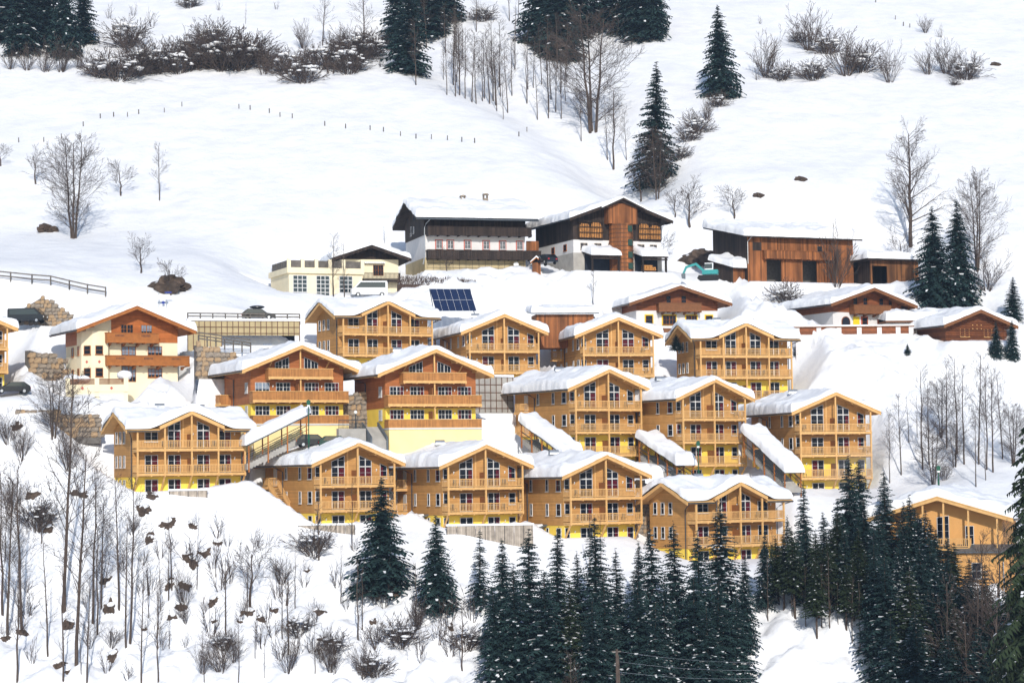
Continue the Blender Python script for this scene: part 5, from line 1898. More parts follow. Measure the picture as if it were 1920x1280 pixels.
many([(20, 130, 90, 'shrub'), (50, 132, 85, 'shrub'), (85, 135, 80, 'shrub'), (115, 135, 75, 'shrub'), (150, 130, 85, 'shrub'), (190, 145, 100, 'dome'), (225, 150, 95, 'dome', 1.3), (262, 140, 85, 'dome', 1.2), (300, 135, 80, 'dome', 1.2),
      (335, 138, 90, 'dome'), (370, 130, 55, 'shrub'), (395, 128, 75, 'dome'), (420, 130, 60, 'dome', 1.2), (450, 130, 65, 'dome', 1.2), (505, 130, 70, 'shrub'), (540, 140, 90, 'dome'), (570, 155, 105, 'dome', 1.1), (600, 130, 80, 'dome', 1.2),
      (640, 110, 50, 'shrub'), (665, 115, 60, 'dome', 1.2), (700, 105, 60, 'dome'), (205, 35, 5, 'grass'), (285, 50, 15, 'grass'), (355, 15, -15, 'dome'), (410, 20, 0, 'grass'), (460, 45, 5, 'pole'), (518, 18, 0, 'grass'), (905, 40, 10, 'dome', 1.3), (250, 30, 5, 'grass')],
     'leafless bush on the bank under the upper wood', 'bushes of the upper bank', 'dome', 'bush')
many([(1518, 94, 12, 'shrub'), (1500, 80, 55, 'dome'), (1552, 100, 60, 'dome', 1.2), (1585, 142, 65, 'shrub', 1.2), (1612, 135, 85, 'dome', 1.1), (1436, 145, 68, 'shrub'), (1465, 150, 118, 'dome', 1.2), (1525, 150, 110, 'dome', 1.2),
      (1420, 150, 120, 'grass'), (1668, 155, 86, 'shrub', .8), (1735, 62, 30, 'shrub'), (1762, 70, 45, 'grass'), (1740, 140, 88, 'shrub'), (1775, 138, 78, 'shrub', 1.2), (1812, 148, 105, 'dome', 1.2), (1425, 45, 28, 'grass'), (1790, 160, 145, 'dome'),
      (1325, 225, 185, 'shrub'), (1305, 250, 210, 'dome'), (1290, 265, 235, 'dome'), (1345, 200, 172, 'dome'), (1272, 300, 270, 'dome')],
     'leafless bush on the open snowfield near the lone spruce', 'bushes near the lone spruce', 'shrub', 'bush')
many([(1668, 905, 770, 'tall', .9), (1690, 890, 740), (1730, 880, 690), (1742, 870, 720), (1775, 840, 680), (1795, 850, 670), (1808, 870, 690), (1835, 870, 665), (1850, 880, 690), (1862, 885, 700),
      (1880, 860, 700), (1705, 830, 740, 'pole'), (1720, 820, 740, 'pole'), (1830, 912, 780), (1848, 900, 800, 'pole'), (1750, 910, 800, 'broad', 1.1), (1770, 900, 860, 'shrub'), (1790, 875, 790, 'broad'), (1900, 870, 760, 'broad'), (1765, 820, 710, 'broad', .8)],
     'bare tree in the grove below the log cabin', 'bare trees of the grove', 'tall')
for px, Y, top, kind in ((1445, 255, 990, 'pole'), (1430, 252, 1040, 'pole'), (1475, 250, 1050, 'pole'), (1500, 248, 1060, 'pole'), (1530, 247, 1055, 'pole'), (1545, 246, 1040, 'pole'), (1560, 246, 1090, 'pole'), (1585, 245, 1080, 'pole'),
                         (1600, 244, 1090, 'pole'), (1640, 258, 960, 'tall'), (1830, 236, 1010, 'tall'), (1860, 234, 1000, 'tall'), (1880, 236, 1020, 'tall'), (1820, 232, 1060, 'tall'), (1900, 230, 1040, 'tall'), (1760, 234, 1090, 'tall'),
                         (1845, 228, 1090, 'tall'), (1800, 230, 1150, 'tall'), (1060, 235, 1230, 'tall'), (1100, 262, 960, 'pole'), (1120, 262, 965, 'pole'),
                         (1370, 262, 1000, 'pole'), (1385, 260, 1010, 'pole')):
    b = on_ground(px, Y)
    bare(b - Vector((0, 0, .1)), hgt(b, px, top), f'{size_word(hgt(b, px, top), 6, 11)} {FORM[kind]} bare brown tree {"below the spruce hidden chalet" if px < 1450 else "on the snow gap in the spruce stand" if px < 1660 else "at the foot of the guest house stand"}', kind, int(px) % 2, 'bare trees among the lower spruces')

for px, py, top, wid, lab in ((1268, 652, 622, 2.2, 'dark evergreen shrub between the red hut chalet and the snow bank chalet'), (1497, 662, 632, 1.6, 'dark evergreen shrub at the end wall of the snow bank chalet'), (1702, 662, 640, 1.6, 'low evergreen shrub below the carved terrace panels')):
    b = at(px, py) if px > 1300 else P(px, py, 312)
    spruce(b - Vector((0, 0, .3)), max(1.6, hgt(b, px, top)), lab, 'full2', None, 'evergreen_shrub', wid)

rs = random.Random(77)
rows = []
while len(rows) < 75:
    px, py = rs.uniform(0, 900), rs.uniform(960, 1272)
    if py < 1000 + max(0, px - 450) * .12 or (px > 200 and py < 985):
        continue
    kind = rs.choice(('grass', 'grass', 'grass', 'pole', 'shrub'))
    rows.append((px, py, py - {'grass': rs.uniform(25, 60), 'pole': rs.uniform(70, 150), 'shrub': rs.uniform(35, 60)}[kind], kind, rs.uniform(.8, 1.5)))
many(rows, 'leafless sapling or scrub scattered over the lower snow slope', 'scrub of the lower slope', 'grass', 'bush')
rows = [(rs.uniform(830, 1070), rs.uniform(110, 235), 0, rs.choice(('tall', 'pole', 'tall')), rs.uniform(.9, 1.3)) for _ in range(26)]
many([(x, y, y - rs.uniform(70, 125), k, w) for x, y, _, k, w in rows], 'bare tree in the dense gully thicket', 'bare trees of the gully', 'tall')
rows = [(rs.uniform(190, 720), 0, 0, rs.choice(('shrub', 'grass', 'dome')), rs.uniform(.9, 1.3)) for _ in range(30)]
many([(x, y, y - rs.uniform(25, 60), k, w) for x, y, k, w in ((r[0], rs.uniform(85, 140), r[3], r[4]) for r in rows)], 'frosted bush of the shrub belt under the upper wood', 'shrub belt', 'shrub', 'bush')
# ------------------------------------------------------------------ rocks on the lower slope
def rock_mesh(seed):
    b = MB().ball((0, 0, 0), 1.0, 28, 16, (1.2, .9, .5))
    off = seed * 13.7
    for i, v in enumerate(b.v):
        k = float(fbm(np.array(v[0] + off), np.array(v[1] + v[2] * .6 + off), .8, 2, seed))
        q = float(fbm(np.array(v[0] + off), np.array(v[1] - v[2] + off), .22, 2, seed + 9))
        k = .25 + 1.0 * k + .75 * (q - .4)
        b.v[i] = (v[0] * k, v[1] * k, v[2] * k)
    return b.mesh('rock', M['rock'])


def cap_mesh(seed):
    rn = random.Random(seed)
    return MB().ball((rn.uniform(-.2, .2), .45, .42), 1.0, 14, 8, (1.3, 1.0, .5), .06, rn).mesh('snow_cap', M['roofsnow'], True)


RK = [rock_mesh(i) for i in range(7)]
CPS = [cap_mesh(i) for i in range(3)]
for i, (px, py, s) in enumerate(((60, 925, 1.5), (269, 955, 1.2), (316, 982, 1.3), (363, 986, .7), (282, 1010, .9), (408, 1018, 1.0), (358, 1050, 1.1), (383, 1036, 1.2), (198, 1088, 1.2), (319, 1094, .9), (340, 1136, 1.0),
                                 (349, 1098, 1.2), (463, 1148, 1.2), (213, 1230, 1.4), (205, 1138, 1.0), (595, 1148, 1.2), (400, 1126, 1.2), (128, 1168, 1.0), (40, 1184, 1.0), (400, 1164, .7), (322, 1156, .6), (10, 1194, .9), (514, 1144, .8),
                                 (150, 925, 1.2), (270, 1180, .6), (110, 1245, .8), (125, 1258, .7), (575, 1070, .6), (615, 1200, 1.0), (700, 1165, .6), (660, 1100, .6), (488, 1160, .7), (545, 1165, .7), (450, 1165, .7), (90, 990, 1.0), (735, 1110, 1.4),
                                 (285, 930, .9), (845, 1175, .7), (30, 800, 1.2), (120, 800, 1.2), (170, 815, .9))):
    b = at(px, py)
    s *= .58
    if i % 3 == 0:
        bare(b - Vector((0, 0, .1)), 1.2 + s, 'wispy brown scrub growing at a rock of the lower slope', 'grass', i % 4 // 2, 'scrub at the rocks', 'bush', 1.3)
    nrm = Vector((ground(b.x - .7, b.y) - ground(b.x + .7, b.y), ground(b.x, b.y - .7) - ground(b.x, b.y + .7), 1.4)).normalized()
    b = b - nrm * .05 * s
    r = thing('rock', f'{"small" if s < .85 else "large" if s > 1.15 else "medium"} snow-capped brown rock {"under the bare trees of the lower slope" if px < 240 else "below the knoll chalet" if px < 470 else "below the stair chalet"}', 'rock', b, .5 * math.sin(i * 1.3), 'rocks of the lower slope')
    v = .65 + .5 * ((i * 7) % 11) / 10
    st = add('stone', RK[i % 7], r)
    r.rotation_euler = nrm.to_track_quat('Z', 'Y').to_euler()
    st.scale = (s * 1.35 * v, s * 1.2, s * 1.0)
    st.rotation_euler = (0, 0, i * 1.9)
    c = add('snow_cap', CPS[i % 3], r)
    c.scale = (s * .6, s * .5, s * .45)
    c.location = (.3 * s * math.sin(i * 2.3), .25 * s, s * .12)
    c.rotation_euler = (0, 0, .3 * math.sin(i))
for px, py, s, lab in ((90, 432, 1.6, 'brown rock at the foot of the large oval bare tree'), (318, 540, 2.6, 'dark earth bank under two small bare trees'), (1503, 337, .9, 'dark boulder tip in the snowfield above the hay shed'),
                       (1424, 367, .8, 'smaller dark boulder tip in the snowfield nearer the fruit trees'), (1868, 122, .9, 'orange-brown rock tip beside the last bushes of the upper snowfield'), (1310, 488, 2.6, 'dark mound behind the excavator')):
    b = at(px, py)
    r = thing('boulder', lab, 'rock', b, s)
    add('stone', RK[1], r).scale = (s * 1.2, s, s * 1.1)
    c = add('snow_cap', CPS[1], r)
    c.scale = (s * .7, s * .7, s * .45)
    c.rotation_euler = (0, 0, -s)


# ------------------------------------------------------------------ walls of stone and concrete
def stone_wall(label, x0, x1, ytop0, ytop1, ybot, Y, seed, big=.62, slant=0.0):
    """wall face between pixel columns x0..x1; top edge runs ytop0 -> ytop1, each stone an object"""
    rn = random.Random(seed)
    a, b = P(x0, ybot, Y), P(x1, ybot, Y + slant)
    ta, tb = P(x0, ytop0, Y).z - a.z, P(x1, ytop1, Y).z - a.z
    L = math.hypot(b.x - a.x, b.y - a.y)
    w = thing('stone_wall', label, 'wall', a, math.atan2(b.y - a.y, b.x - a.x))
    add('core', MB().ex([(0, -2), (L, -2), (L, tb - .1), (0, ta - .1)], .18, 1.5).mesh('core', M['mortar']), w)
    z = 0.0
    def one(k):
        r_ = random.Random(k)
        base = [(-.5, -.3), (-.32, -.5), (.3, -.5), (.5, -.25), (.5, .3), (.25, .5), (-.3, .48), (-.5, .2)]
        o_ = [(x + r_.uniform(-.1, .1), z + r_.uniform(-.1, .1)) for x, z in base]
        q = MB()
        q.ex(o_, -.1, .4)
        n_ = len(q.v)
        inn = [(x * .8 + r_.uniform(-.03, .03), -.22 + r_.uniform(-.05, .05), z * .8) for x, z in o_]
        for j in range(8):
            j2 = (j + 1) % 8
            q.face([(o_[j][0], -.1, o_[j][1]), (o_[j2][0], -.1, o_[j2][1]), inn[j2], inn[j]])
        q.face(inn)
        return q.mesh('stone', M['stone' if k % 3 else 'stone2'])
    ms = [cached(('stone', k), lambda: one(k)) for k in range(7)]
    z = -1.3
    while z < max(ta, tb):
        hh = big * rn.uniform(.75, 1.2)
        x = rn.uniform(-.3, 0)
        while x < L:
            ww = big * rn.uniform(.8, 1.7)
            if z + hh * .5 < ta + (tb - ta) * x / L:
                s = add('stone', rn.choice(ms), w, (x + ww / 2, .15 + rn.uniform(-.05, .05), z + hh / 2))
                s.scale = (ww * 1.0, big * .9, hh * 1.02)
                s.rotation_euler = (0, rn.uniform(-.2, .2), 0)
            x += ww
        z += hh * .95
    return w


stone_wall('curved natural stone wall behind the dark van on the road', 18, 78, 592, 556, 612, 308.5, 1, .5)
stone_wall('natural stone wall descending behind the cream chalet roof', 78, 134, 556, 590, 612, 308.3, 2, .5)
stone_wall('ochre stone wall between cream chalet and brown chalet', 372, 462, 645, 668, 700, 292, 3, .6, 3)
stone_wall('stone wall between the spruce hidden chalet and its neighbour', 1194, 1226, 902, 906, 985, 277, 4, .5)
stone_wall('dark stone wall in shade between the two brown chalets', 642, 690, 740, 735, 800, 288, 5, .6)
stone_wall('dark rock wall in the shade beside the cream chalet', 58, 120, 655, 672, 708, 294, 7, .7, 3)
stone_wall('stone bank below the cream garage road', 30, 190, 765, 780, 800, 277, 6, .6, 2)


def grid_wall(label, x0, x1, ytop, ybot, Y, slant, cells, m='tanwall', opening=None):
    a, b = P(x0, ybot, Y), P(x1, ybot, Y + slant)
    H = P(x0, ytop, Y).z - a.z
    L = math.hypot(b.x - a.x, b.y - a.y)
    w = thing('retaining_wall', label, 'wall', a, math.atan2(b.y - a.y, b.x - a.x))
    if opening:
        u0, u1, v = opening
        bb = MB()
        bb.box(0, u0 * L, 0, .4, -2, H)
        bb.box(u1 * L, L, 0, .4, -2, H)
        bb.box(u0 * L, u1 * L, 0, .4, v * H, H)
        add('wall', bb.mesh('wall', M[m]), w)
        add('opening_back', MB().box(u0 * L, u1 * L, 3.5, 3.6, -2, H).mesh('opening_back', M['painted_shade']), w)  # near-black back paints the shade deep in the carport
    else:
        add('wall', MB().box(0, L, 0, .4, -3, H).mesh('wall', M[m]), w)
    g = MB()
    n = int(L / cells)
    lo = opening[2] * H if opening else 0
    for i in range(n + 1):
        x = L * i / n
        g.box(x - .045, x + .045, -.09, -.04, lo if opening and opening[0] < i / n < opening[1] else -.5, H)
    k = int(H / cells)
    for i in range(k + 1):
        z = H * i / max(k, 1)
        if z >= lo:
            g.box(0, L, -.07, -.02, z - .045, z + .045)
    add('wire_grid', g.mesh('wire_grid', M['rust']), w)
    add('coping_snow', MB().box(-.1, L + .1, -.15, .8, H, H + .28).mesh('coping_snow', M['roofsnow']), w)
    return w


grid_wall('tan retaining wall behind rusty wire grid with dark carport opening under the road', 352, 562, 601, 648, 305, 4, .72, opening=(.3, 1.0, .42))
grid_wall('grey concrete retaining wall with wire grid behind the brown chalet', 888, 962, 706, 765, 299, 3, .8, 'concrete')
# low board fences in front of the lower chalets
for x0, x1, yt, yb, Y, lab in ((838, 1000, 986, 1008, 267.5, 'pale board fence in front of the middle lower chalet'), (318, 388, 920, 927, 268, 'low pale board edging on the knoll under the cross gable chalet'),
                               (560, 665, 985, 994, 267.8, 'low pale board edging under the stair chalet')):
    a, b = P(x0, yb, Y), P(x1, yb, Y)
    L, H = b.x - a.x, P(x0, yt, Y).z - a.z
    f = thing('board_fence', lab, 'fence', a, 0)
    nb = int(L / 1.0)
    for i in range(nb):
        add('board_panel', MB().box(L * i / nb + .02, L * (i + 1) / nb - .02, 0, .08, -1.2, H).mesh('board_panel', M['paleboard']), f)
    for i in range(0, nb + 1, 2):
        add('fence_post', MB().box(L * i / nb - .05, L * i / nb + .05, -.06, .0, -1.2, H + .06).mesh('fence_post', M['fence']), f)
    add('coping_snow', MB().box(-.1, L + .1, -.1, .3, H, H + .22).mesh('coping_snow', M['roofsnow']), f)


# ------------------------------------------------------------------ fences, hedge, posts, lamps, signs
def rail_fence(pxs, label, rails=2, ph=1.2, sp=2.2, name='timber_fence'):
    snap = len(pxs[0]) == 2
    pts_ = [at(*p) if snap else P(*p) for p in pxs]
    f = thing(name, label, 'fence', pts_[0])
    o = pts_[0]
    for a, b in zip(pts_[:-1], pts_[1:]):
        L = (b - a).length
        n = max(1, int(L / sp))
        q = []
        for i in range(n + 1):
            p = a.lerp(b, i / n)
            if snap:
                p.z = ground(p.x, p.y)
            q.append(p - o)
        for p in q:
            add('fence_post', cached(('fp', ph), lambda: MB().box(-.08, .08, -.08, .08, -.5, ph).mesh('fence_post', M['fence'])), f, p)
        for r in range(rails):
            z = ph * (.5 + .42 * r)
            for p, s in zip(q[:-1], q[1:]):
                add('rail', MB().beam(p + Vector((0, -.1, z)), s + Vector((0, -.1, z)), .07, .17).mesh('rail', M['fence']), f)
    return f


rail_fence([(-20, 524), (60, 532), (130, 543), (198, 556)], 'weathered two-rail timber fence along the snowy road above the stone wall', 2, 1.3, 2.0)
rail_fence([(352, 599, 306.2), (562, 601, 310)], 'timber fence on the road edge above the wire grid wall', 2, .9, 1.6)
rail_fence([(372, 641, 299), (470, 655, 301)], 'short grey fence on the kerb beside the carport', 3, .9, 1.0)


def hedge():
    a, b = P(745, 545, 335), P(892, 528, 338)
    rn = random.Random(4)
    mb = MB()
    L = (b - a).length
    for i in range(2600):
        x = rn.uniform(0, L)
        z = rn.uniform(-1.0, 1.9 - .9 * max(0, x / L - .45))
        y = rn.uniform(-.4, .4)
        d = Vector((rn.uniform(-.12, .12), rn.uniform(-.12, .12), rn.uniform(.2, .6)))
        mb.face([(x - .04, y, z), (x + .04, y, z), tuple(Vector((x, y, z)) + d)])
    h = thing('hedge', 'dark brown leafless hedge under the farmhouse bank', 'hedge', a, math.atan2(b.y - a.y, b.x - a.x))
    add('twigs', mb.mesh('twigs', M['hedge']), h, kind='stuff')
    add('stems', MB().box(0, L, -.15, .15, -1.5, .9).mesh('stems', M['hedge']), h)


hedge()
pm = cached('tinypost', lambda: MB().box(-.07, .07, -.07, .07, -.6, .75).mesh('post', M['fence']))
pc = cached('tinycap', lambda: MB().ex([(-.09, .75), (.09, .75), (0, .84)], -.09, .09).mesh('post_top', M['fence']))
for px, py in ((35, 267), (82, 266), (115, 260), (156, 237), (188, 222), (213, 219), (239, 219), (260, 214), (308, 211), (341, 200), (448, 204), (469, 206), (505, 212), (525, 219), (548, 222), (609, 236), (648, 241), (694, 244), (719, 247),
               (751, 255), (780, 260), (809, 261), (839, 263), (866, 266), (890, 268), (973, 256), (988, 247), (1694, 49), (1706, 52), (1679, 37), (1642, 5)):
    b = at(px, py)
    o = thing('fence_stake', 'short pasture stake poking out of the upper snowfield', 'stake', b, px, 'pasture stakes in the snowfield')
    add('stake', pm, o)
    add('stake_top', pc, o)


def lamp_post(px, py, top, label, Y=None, globe=False):
    b = on_ground(px, Y) if Y else at(px, py)
    if Y:
        q = P(px, py, Y)
        b = Vector((q.x, q.y, min(q.z, q.z)))
    H = hgt(b, px, top)
    o = thing('street_lamp', label, 'lamp', b)
    add('pole', MB().tube([(0, 0, -1), (0, 0, H)], .06, 8).mesh('pole', M['pipe' if globe else 'green']), o)
    add('lamp_base', MB().tube([(0, 0, -.5), (0, 0, .5)], .11, 8).mesh('lamp_base', M['pipe' if globe else 'green']), o)
    if globe:
        add('globe', MB().ball((0, 0, H + .15), .22, 10, 8).mesh('globe', M['globe'], True), o)
    else:
        add('lamp_head', MB().ex([(-.18, H - .1), (.18, H - .1), (.24, H + .35), (0, H + .5), (-.24, H + .35)], -.2, .2).mesh('lamp_head', M['green']), o)
        add('lamp_glass', MB().box(-.14, .14, -.14, .14, H - .32, H - .1).mesh('lamp_glass', M['globe']), o)
    return o


lamp_post(579, 822, 757, 'green street lamp beside the covered walkway', 274)
lamp_post(1310, 888, 834, 'green street lamp in front of the tall chalet with yellow base', 281)
lamp_post(1760, 905, 880, 'green street lamp at the edge of the bare grove', 284)
lamp_post(667, 800, 775, 'dark lamp with white globe between the brown chalets', 281, True)


def signs():
    b = at(305, 578)
    o = thing('road_sign', 'road sign cluster with white board and blue arrow on the upper road', 'sign', b)
    for x in (-.5, .5):
        add('pole', MB().tube([(x, 0, -.5), (x, 0, 2.2)], .04, 6).mesh('pole', M['metal']), o)
    add('board', MB().box(-.7, .7, -.08, -.04, 1.2, 1.75).mesh('board', M['sign']), o)
    add('blue_arrow', MB().ex([(.3, 2.0), (1.1, 2.0), (1.3, 2.1), (1.1, 2.2), (.3, 2.2)], -.08, -.04).mesh('blue_arrow', M['blue']), o)
    add('round_sign', MB().ex([(.1 + .22 * math.cos(k * .785), .75 + .22 * math.sin(k * .785)) for k in range(8)], -.1, -.06).mesh('round_sign', M['blue']), o)


signs()


# ------------------------------------------------------------------ solar panels, vehicles, excavator
def solar():
    c = P(847, 583, 324)
    o = thing('solar_array', 'tilted blue solar array of twelve panels on the snow bank', 'solar panel', c, R(8))
    wtot, H = 5.6, 3.2
    k = .62
    fr = MB()
    for i in range(6):
        for j in range(2):
            x0 = -wtot / 2 + wtot * i / 6
            z0 = H * j / 2
            def pt(x, z, off):
                return (x + .62 * (1 - z / H), off + z * k, z)
            b = MB()
            q = [pt(x0 + .012, z0 + .012, 0), pt(x0 + wtot / 6 - .012, z0 + .012, 0), pt(x0 + wtot / 6 - .012, z0 + H / 2 - .012, 0), pt(x0 + .012, z0 + H / 2 - .012, 0)]
            b.face(q)
            b.face([(p[0], p[1] + .05, p[2]) for p in reversed(q)])
            for e in range(4):
                a_, b_ = q[e], q[(e + 1) % 4]
                b.face([b_, a_, (a_[0], a_[1] + .05, a_[2]), (b_[0], b_[1] + .05, b_[2])])
            add('solar_panel', b.mesh('solar_panel', M['solar']), o)
    fr.beam((-wtot / 2 + .6, .1, -1.5), (-wtot / 2, k * H, H), .1)
    fr.beam((wtot / 2 + .5, .1, -1.5), (wtot / 2, k * H, H), .1)
    add('mount', fr.mesh('mount', M['grey']), o)


solar()


def car(label, px, py, Y, rz, L, H, W, paint, prof='car', box=False, snowcap=False, lights=True):
    b = P(px, py, Y)
    o = thing('parked_van' if prof == 'van' else 'parked_car', label, 'van' if prof == 'van' else 'car', b, rz)
    l2 = L / 2
    if prof == 'van':
        side = [(-l2, .35), (l2, .35), (l2, H * .5), (l2 - .25, H * .56), (l2 - 1.1, H), (-l2 + .1, H), (-l2, H * .9)]
        win = [(l2 - 1.25, H * .92), (l2 - .55, H * .58), (-l2 + .3, H * .58), (-l2 + .3, H * .92)]
    else:
        side = [(-l2, .3), (l2, .3), (l2, H * .52), (l2 - 1.1, H * .62), (l2 - 1.8, H * .98), (-l2 + .8, H), (-l2 + .1, H * .65)]
        win = [(l2 - 1.9, H * .93), (l2 - 1.35, H * .63), (-l2 + .45, H * .63), (-l2 + .85, H * .93)]
    add('body', MB().ex(side, -W / 2, W / 2).mesh('body', M[paint]), o)
    for s in (-1, 1):
        add('side_window', MB().ex(win, s * W / 2 - .01 * (s < 0) , s * W / 2 + .01).mesh('side_window', M['carglass']), o)
        for x in (-l2 + .8, l2 - .85):
            w = add('wheel', MB().tube([(x, s * W / 2 - .2 * (s > 0) + .02 * s, .32), (x, s * W / 2 + .2 * (s < 0) + .02 * s, .32)], .32, 14).mesh('wheel', M['rubber']), o)
            add('rim', MB().tube([(x, s * (W / 2 + .015), .32), (x, s * (W / 2 + .04), .32)], .18, 10).mesh('rim', M['metal']), w)
        add('tail_light', MB().box(-l2 - .02, -l2 + .02, s * W * .36 - .12, s * W * .36 + .12, H * .45, H * .56).mesh('tail_light', M['lampred']), o)
        add('headlight', MB().box(l2 - .02, l2 + .02, s * W * .36 - .12, s * W * .36 + .12, H * .36, H * .46).mesh('headlight', M['globe']), o)
    p0, p1 = (side[3], side[4])
    ws = MB()
    ws.face([(p0[0] + .012, -W * .42, p0[1] + .02), (p0[0] + .012, W * .42, p0[1] + .02), (p1[0] + .03, W * .42, p1[1] - .02), (p1[0] + .03, -W * .42, p1[1] - .02)])
    add('windscreen', ws.mesh('windscreen', M['carglass']), o)
    if box:
        add('roof_box', MB().ball((-.2, 0, H + .25), .5, 12, 8, (2.0, .8, .45)).mesh('roof_box', M['black'], True), o)
    if snowcap:
        add('snow_cap', MB().ball((0, 0, H), .7, 12, 8, (2.4, 1.0, .35), .05, random.Random(2)).mesh('snow_cap', M['roofsnow'], True), o)
    return o


car('black minivan on the road before the curved stone wall', 52, 606, 306, R(-10), 4.8, 1.9, 1.9, 'black', 'van')
car('dark car with roof box parked above the wire grid wall', 485, 600, 309.5, R(5), 4.4, 1.45, 1.8, 'black', box=True)
car('black car with red tail lights beside the partly hidden ochre chalet', 22, 738, 282, R(200), 4.3, 1.4, 1.8, 'black')
car('dark car with green tinted windows beside the covered walkway', 588, 838, 276, R(15), 4.3, 1.5, 1.8, 'black')
car('dark green car parked at the pale yellow garage base', 632, 841, 276, R(10), 4.4, 1.5, 1.8, 'greenframe')
car('white delivery van half buried in snow before the dark gabled house', 692, 557, 331, R(190), 5.0, 2.2, 2.0, 'vanwhite', 'van')
car('dark car parked at the barn corner behind the snow bank', 1022, 497, 341, R(120), 4.3, 1.45, 1.8, 'black')


def excavator():
    b = P(1328, 520, 340)
    o = thing('excavator', 'teal excavator with bent boom behind the ploughed snow', 'excavator', b, R(170))
    o.scale = (.8, .8, .8)
    add('cab', MB().box(-.9, .6, -.8, .2, .9, 2.6).mesh('cab', M['vanwhite']), o)
    add('cab_window', MB().box(-.75, .62, -.83, .23, 1.6, 2.45).mesh('cab_window', M['carglass']), o)
    add('body', MB().box(-1.8, 1.0, -1.1, 1.1, .5, 1.3).mesh('body', M['teal']), o)
    for s in (-1, 1):
        add('track', MB().ex([(-1.6, -.5), (1.6, -.5), (1.9, -.2), (1.6, .35), (-1.6, .35), (-1.9, -.2)], s * 1.0 - .25, s * 1.0 + .25).mesh('track', M['rubber']), o)
    bm = MB()
    bm.beam((.8, .4, 1.2), (2.2, .4, 2.5), .4, .45)
    bm.beam((2.1, .4, 2.45), (3.9, .4, 1.9), .36, .4)
    bm.beam((3.85, .4, 2.0), (4.5, .4, .6), .3, .34)
    add('boom', bm.mesh('boom', M['teal']), o)
    add('bucket', MB().ex([(4.1, .8), (4.8, .7), (4.7, -.1), (4.1, -.2)], .0, .8).mesh('bucket', M['grey']), o)


excavator()
# wayside shrine and small hut pieces
b = P(1006, 505, 341)
o = thing('bird_house', 'tiny orange wooden shrine hut with snow cap beside the farmhouse', 'shrine', b)
add('wall', MB().box(-.6, .6, 0, .8, -1, 1.0).mesh('wall', M['barn']), o)
add('roof', MB().ex([(-.9, .85), (0, 1.6), (.9, .85), (.9, 1.0), (0, 1.75), (-.9, 1.0)], -.25, 1.0).mesh('roof', M['orangetrim']), o)
add('roof_snow', MB().ex([(-.9, 1.02), (0, 1.78), (.9, 1.02), (.8, 1.25), (0, 2.0), (-.8, 1.25)], -.2, 1.0).mesh('roof_snow', M['roofsnow']), o)
# utility pole in front of the thicket
b = on_ground(1147, 232)
H = hgt(b, 1147, 1216)
o = thing('utility_pole', 'brown wooden utility pole with wires before the spruce thicket', 'pole', b)
add('mast', MB().tube([(0, 0, -1), (0, 0, H)], [.17, .13], 8).mesh('mast', M['bark']), o)
add('mast_brace', MB().tube([(.5, .2, -1), (.1, 0, H - .6)], .1, 8).mesh('mast_brace', M['bark']), o)
add('cross_arm', MB().box(-.5, .4, -.06, .06, H - .3, H - .18).mesh('cross_arm', M['fence']), o)
wr = MB()
for dz, dx in ((-.25, .3), (-1.2, .1), (-2.2, .1)):
    end = P(1500, 1235 + dz * -14, 236) - b
    st = Vector((dx, 0, H + dz))
    wr.tube([st.lerp(end, t) - Vector((0, 0, 1.2 * 4 * t * (1 - t) * .4)) for t in [i / 12 for i in range(13)]], .012, 3, False)
add('wire', wr.mesh('wire', M['metal']), o)


# concrete steps and landing between the two brown chalets
b = P(690, 828, 279.5)
o = thing('concrete_steps', 'concrete steps and landing with dark railings between the brown chalets', 'stairs', b, R(24))
add('landing_wall', MB().box(-3.2, .2, 1.2, 2.0, -3, 1.6).mesh('landing_wall', M['concrete']), o)
for i in range(10):
    add('step', MB().box(.5, 2.3, i * .3, (i + 1) * .3, -3, .2 + i * .18).mesh('step', M['concrete']), o)
for x in (.4, 2.4):
    add('stair_cheek', MB().ex([(-.1, -3), (-.1, .55), (3.0, 2.4), (3.0, -3)], x - .1, x + .1, 'x').mesh('stair_cheek', M['grey']), o)
r_ = MB()
r_.box(-3.2, .2, 1.25, 1.3, 2.55, 2.62)
r_.box(-3.2, .2, 1.25, 1.3, 1.68, 1.74)
for i in range(22):
    x = -3.2 + 3.4 * i / 21
    r_.box(x - .02, x + .02, 1.26, 1.29, 1.6, 2.6)
add('railing', r_.mesh('railing', M['pipe']), o)

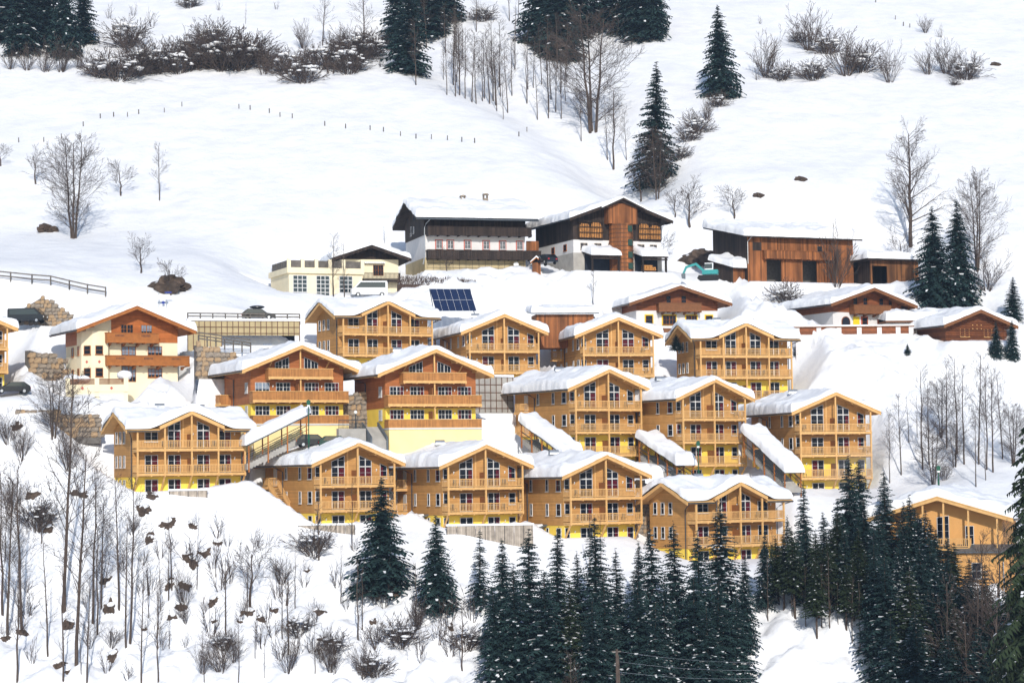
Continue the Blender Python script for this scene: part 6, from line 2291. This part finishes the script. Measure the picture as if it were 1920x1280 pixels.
# ------------------------------------------------------------------ thin blue winter air
def haze():
    m = bpy.data.materials.new('haze_air')
    m.use_nodes = True
    N, L = m.node_tree.nodes, m.node_tree.links
    N.remove(N['Principled BSDF'])
    v = N.new('ShaderNodeVolumePrincipled')
    v.inputs['Color'].default_value = (0.52, 0.72, 1.0, 1)
    v.inputs['Density'].default_value = 0.00014
    v.inputs['Anisotropy'].default_value = 0.0
    L.new(v.outputs[0], N['Material Output'].inputs['Volume'])
    b = MB().box(-430, 430, -130, 975, float(GZ.min()) - 1.5, float(GZ.max()) + 40)
    add('haze', b.mesh('haze', m), kind='stuff')


haze()


# breath of steam drifting at the foot of the tall chalet by the bare grove
def steam():
    m = bpy.data.materials.new('steam_puff')
    m.use_nodes = True
    N, L = m.node_tree.nodes, m.node_tree.links
    N.remove(N['Principled BSDF'])
    v = N.new('ShaderNodeVolumePrincipled')
    v.inputs['Color'].default_value = (.95, .95, .97, 1)
    tc = N.new('ShaderNodeTexCoord')
    ln = N.new('ShaderNodeVectorMath')
    ln.operation = 'LENGTH'
    L.new(tc.outputs['Object'], ln.inputs[0])
    no = N.new('ShaderNodeTexNoise')
    no.inputs['Scale'].default_value = 1.6
    L.new(tc.outputs['Object'], no.inputs['Vector'])
    mr = N.new('ShaderNodeMapRange')
    mr.inputs['From Min'].default_value = 1.0
    mr.inputs['From Max'].default_value = .2
    mr.inputs['To Max'].default_value = .22
    L.new(ln.outputs['Value'], mr.inputs['Value'])
    mu = N.new('ShaderNodeMath')
    mu.operation = 'MULTIPLY'
    L.new(mr.outputs[0], mu.inputs[0])
    L.new(no.outputs['Fac'], mu.inputs[1])
    L.new(mu.outputs[0], v.inputs['Density'])
    L.new(v.outputs[0], N['Material Output'].inputs['Volume'])
    c = P(1625, 880, 284)
    s = add('steam', MB().ball((0, 0, 0), 1.0, 16, 10).mesh('steam', m, True), None, c, kind='stuff')
    s.scale = (6.5, 2.5, 3.2)
    s.rotation_euler = (0, R(-12), 0)


steam()
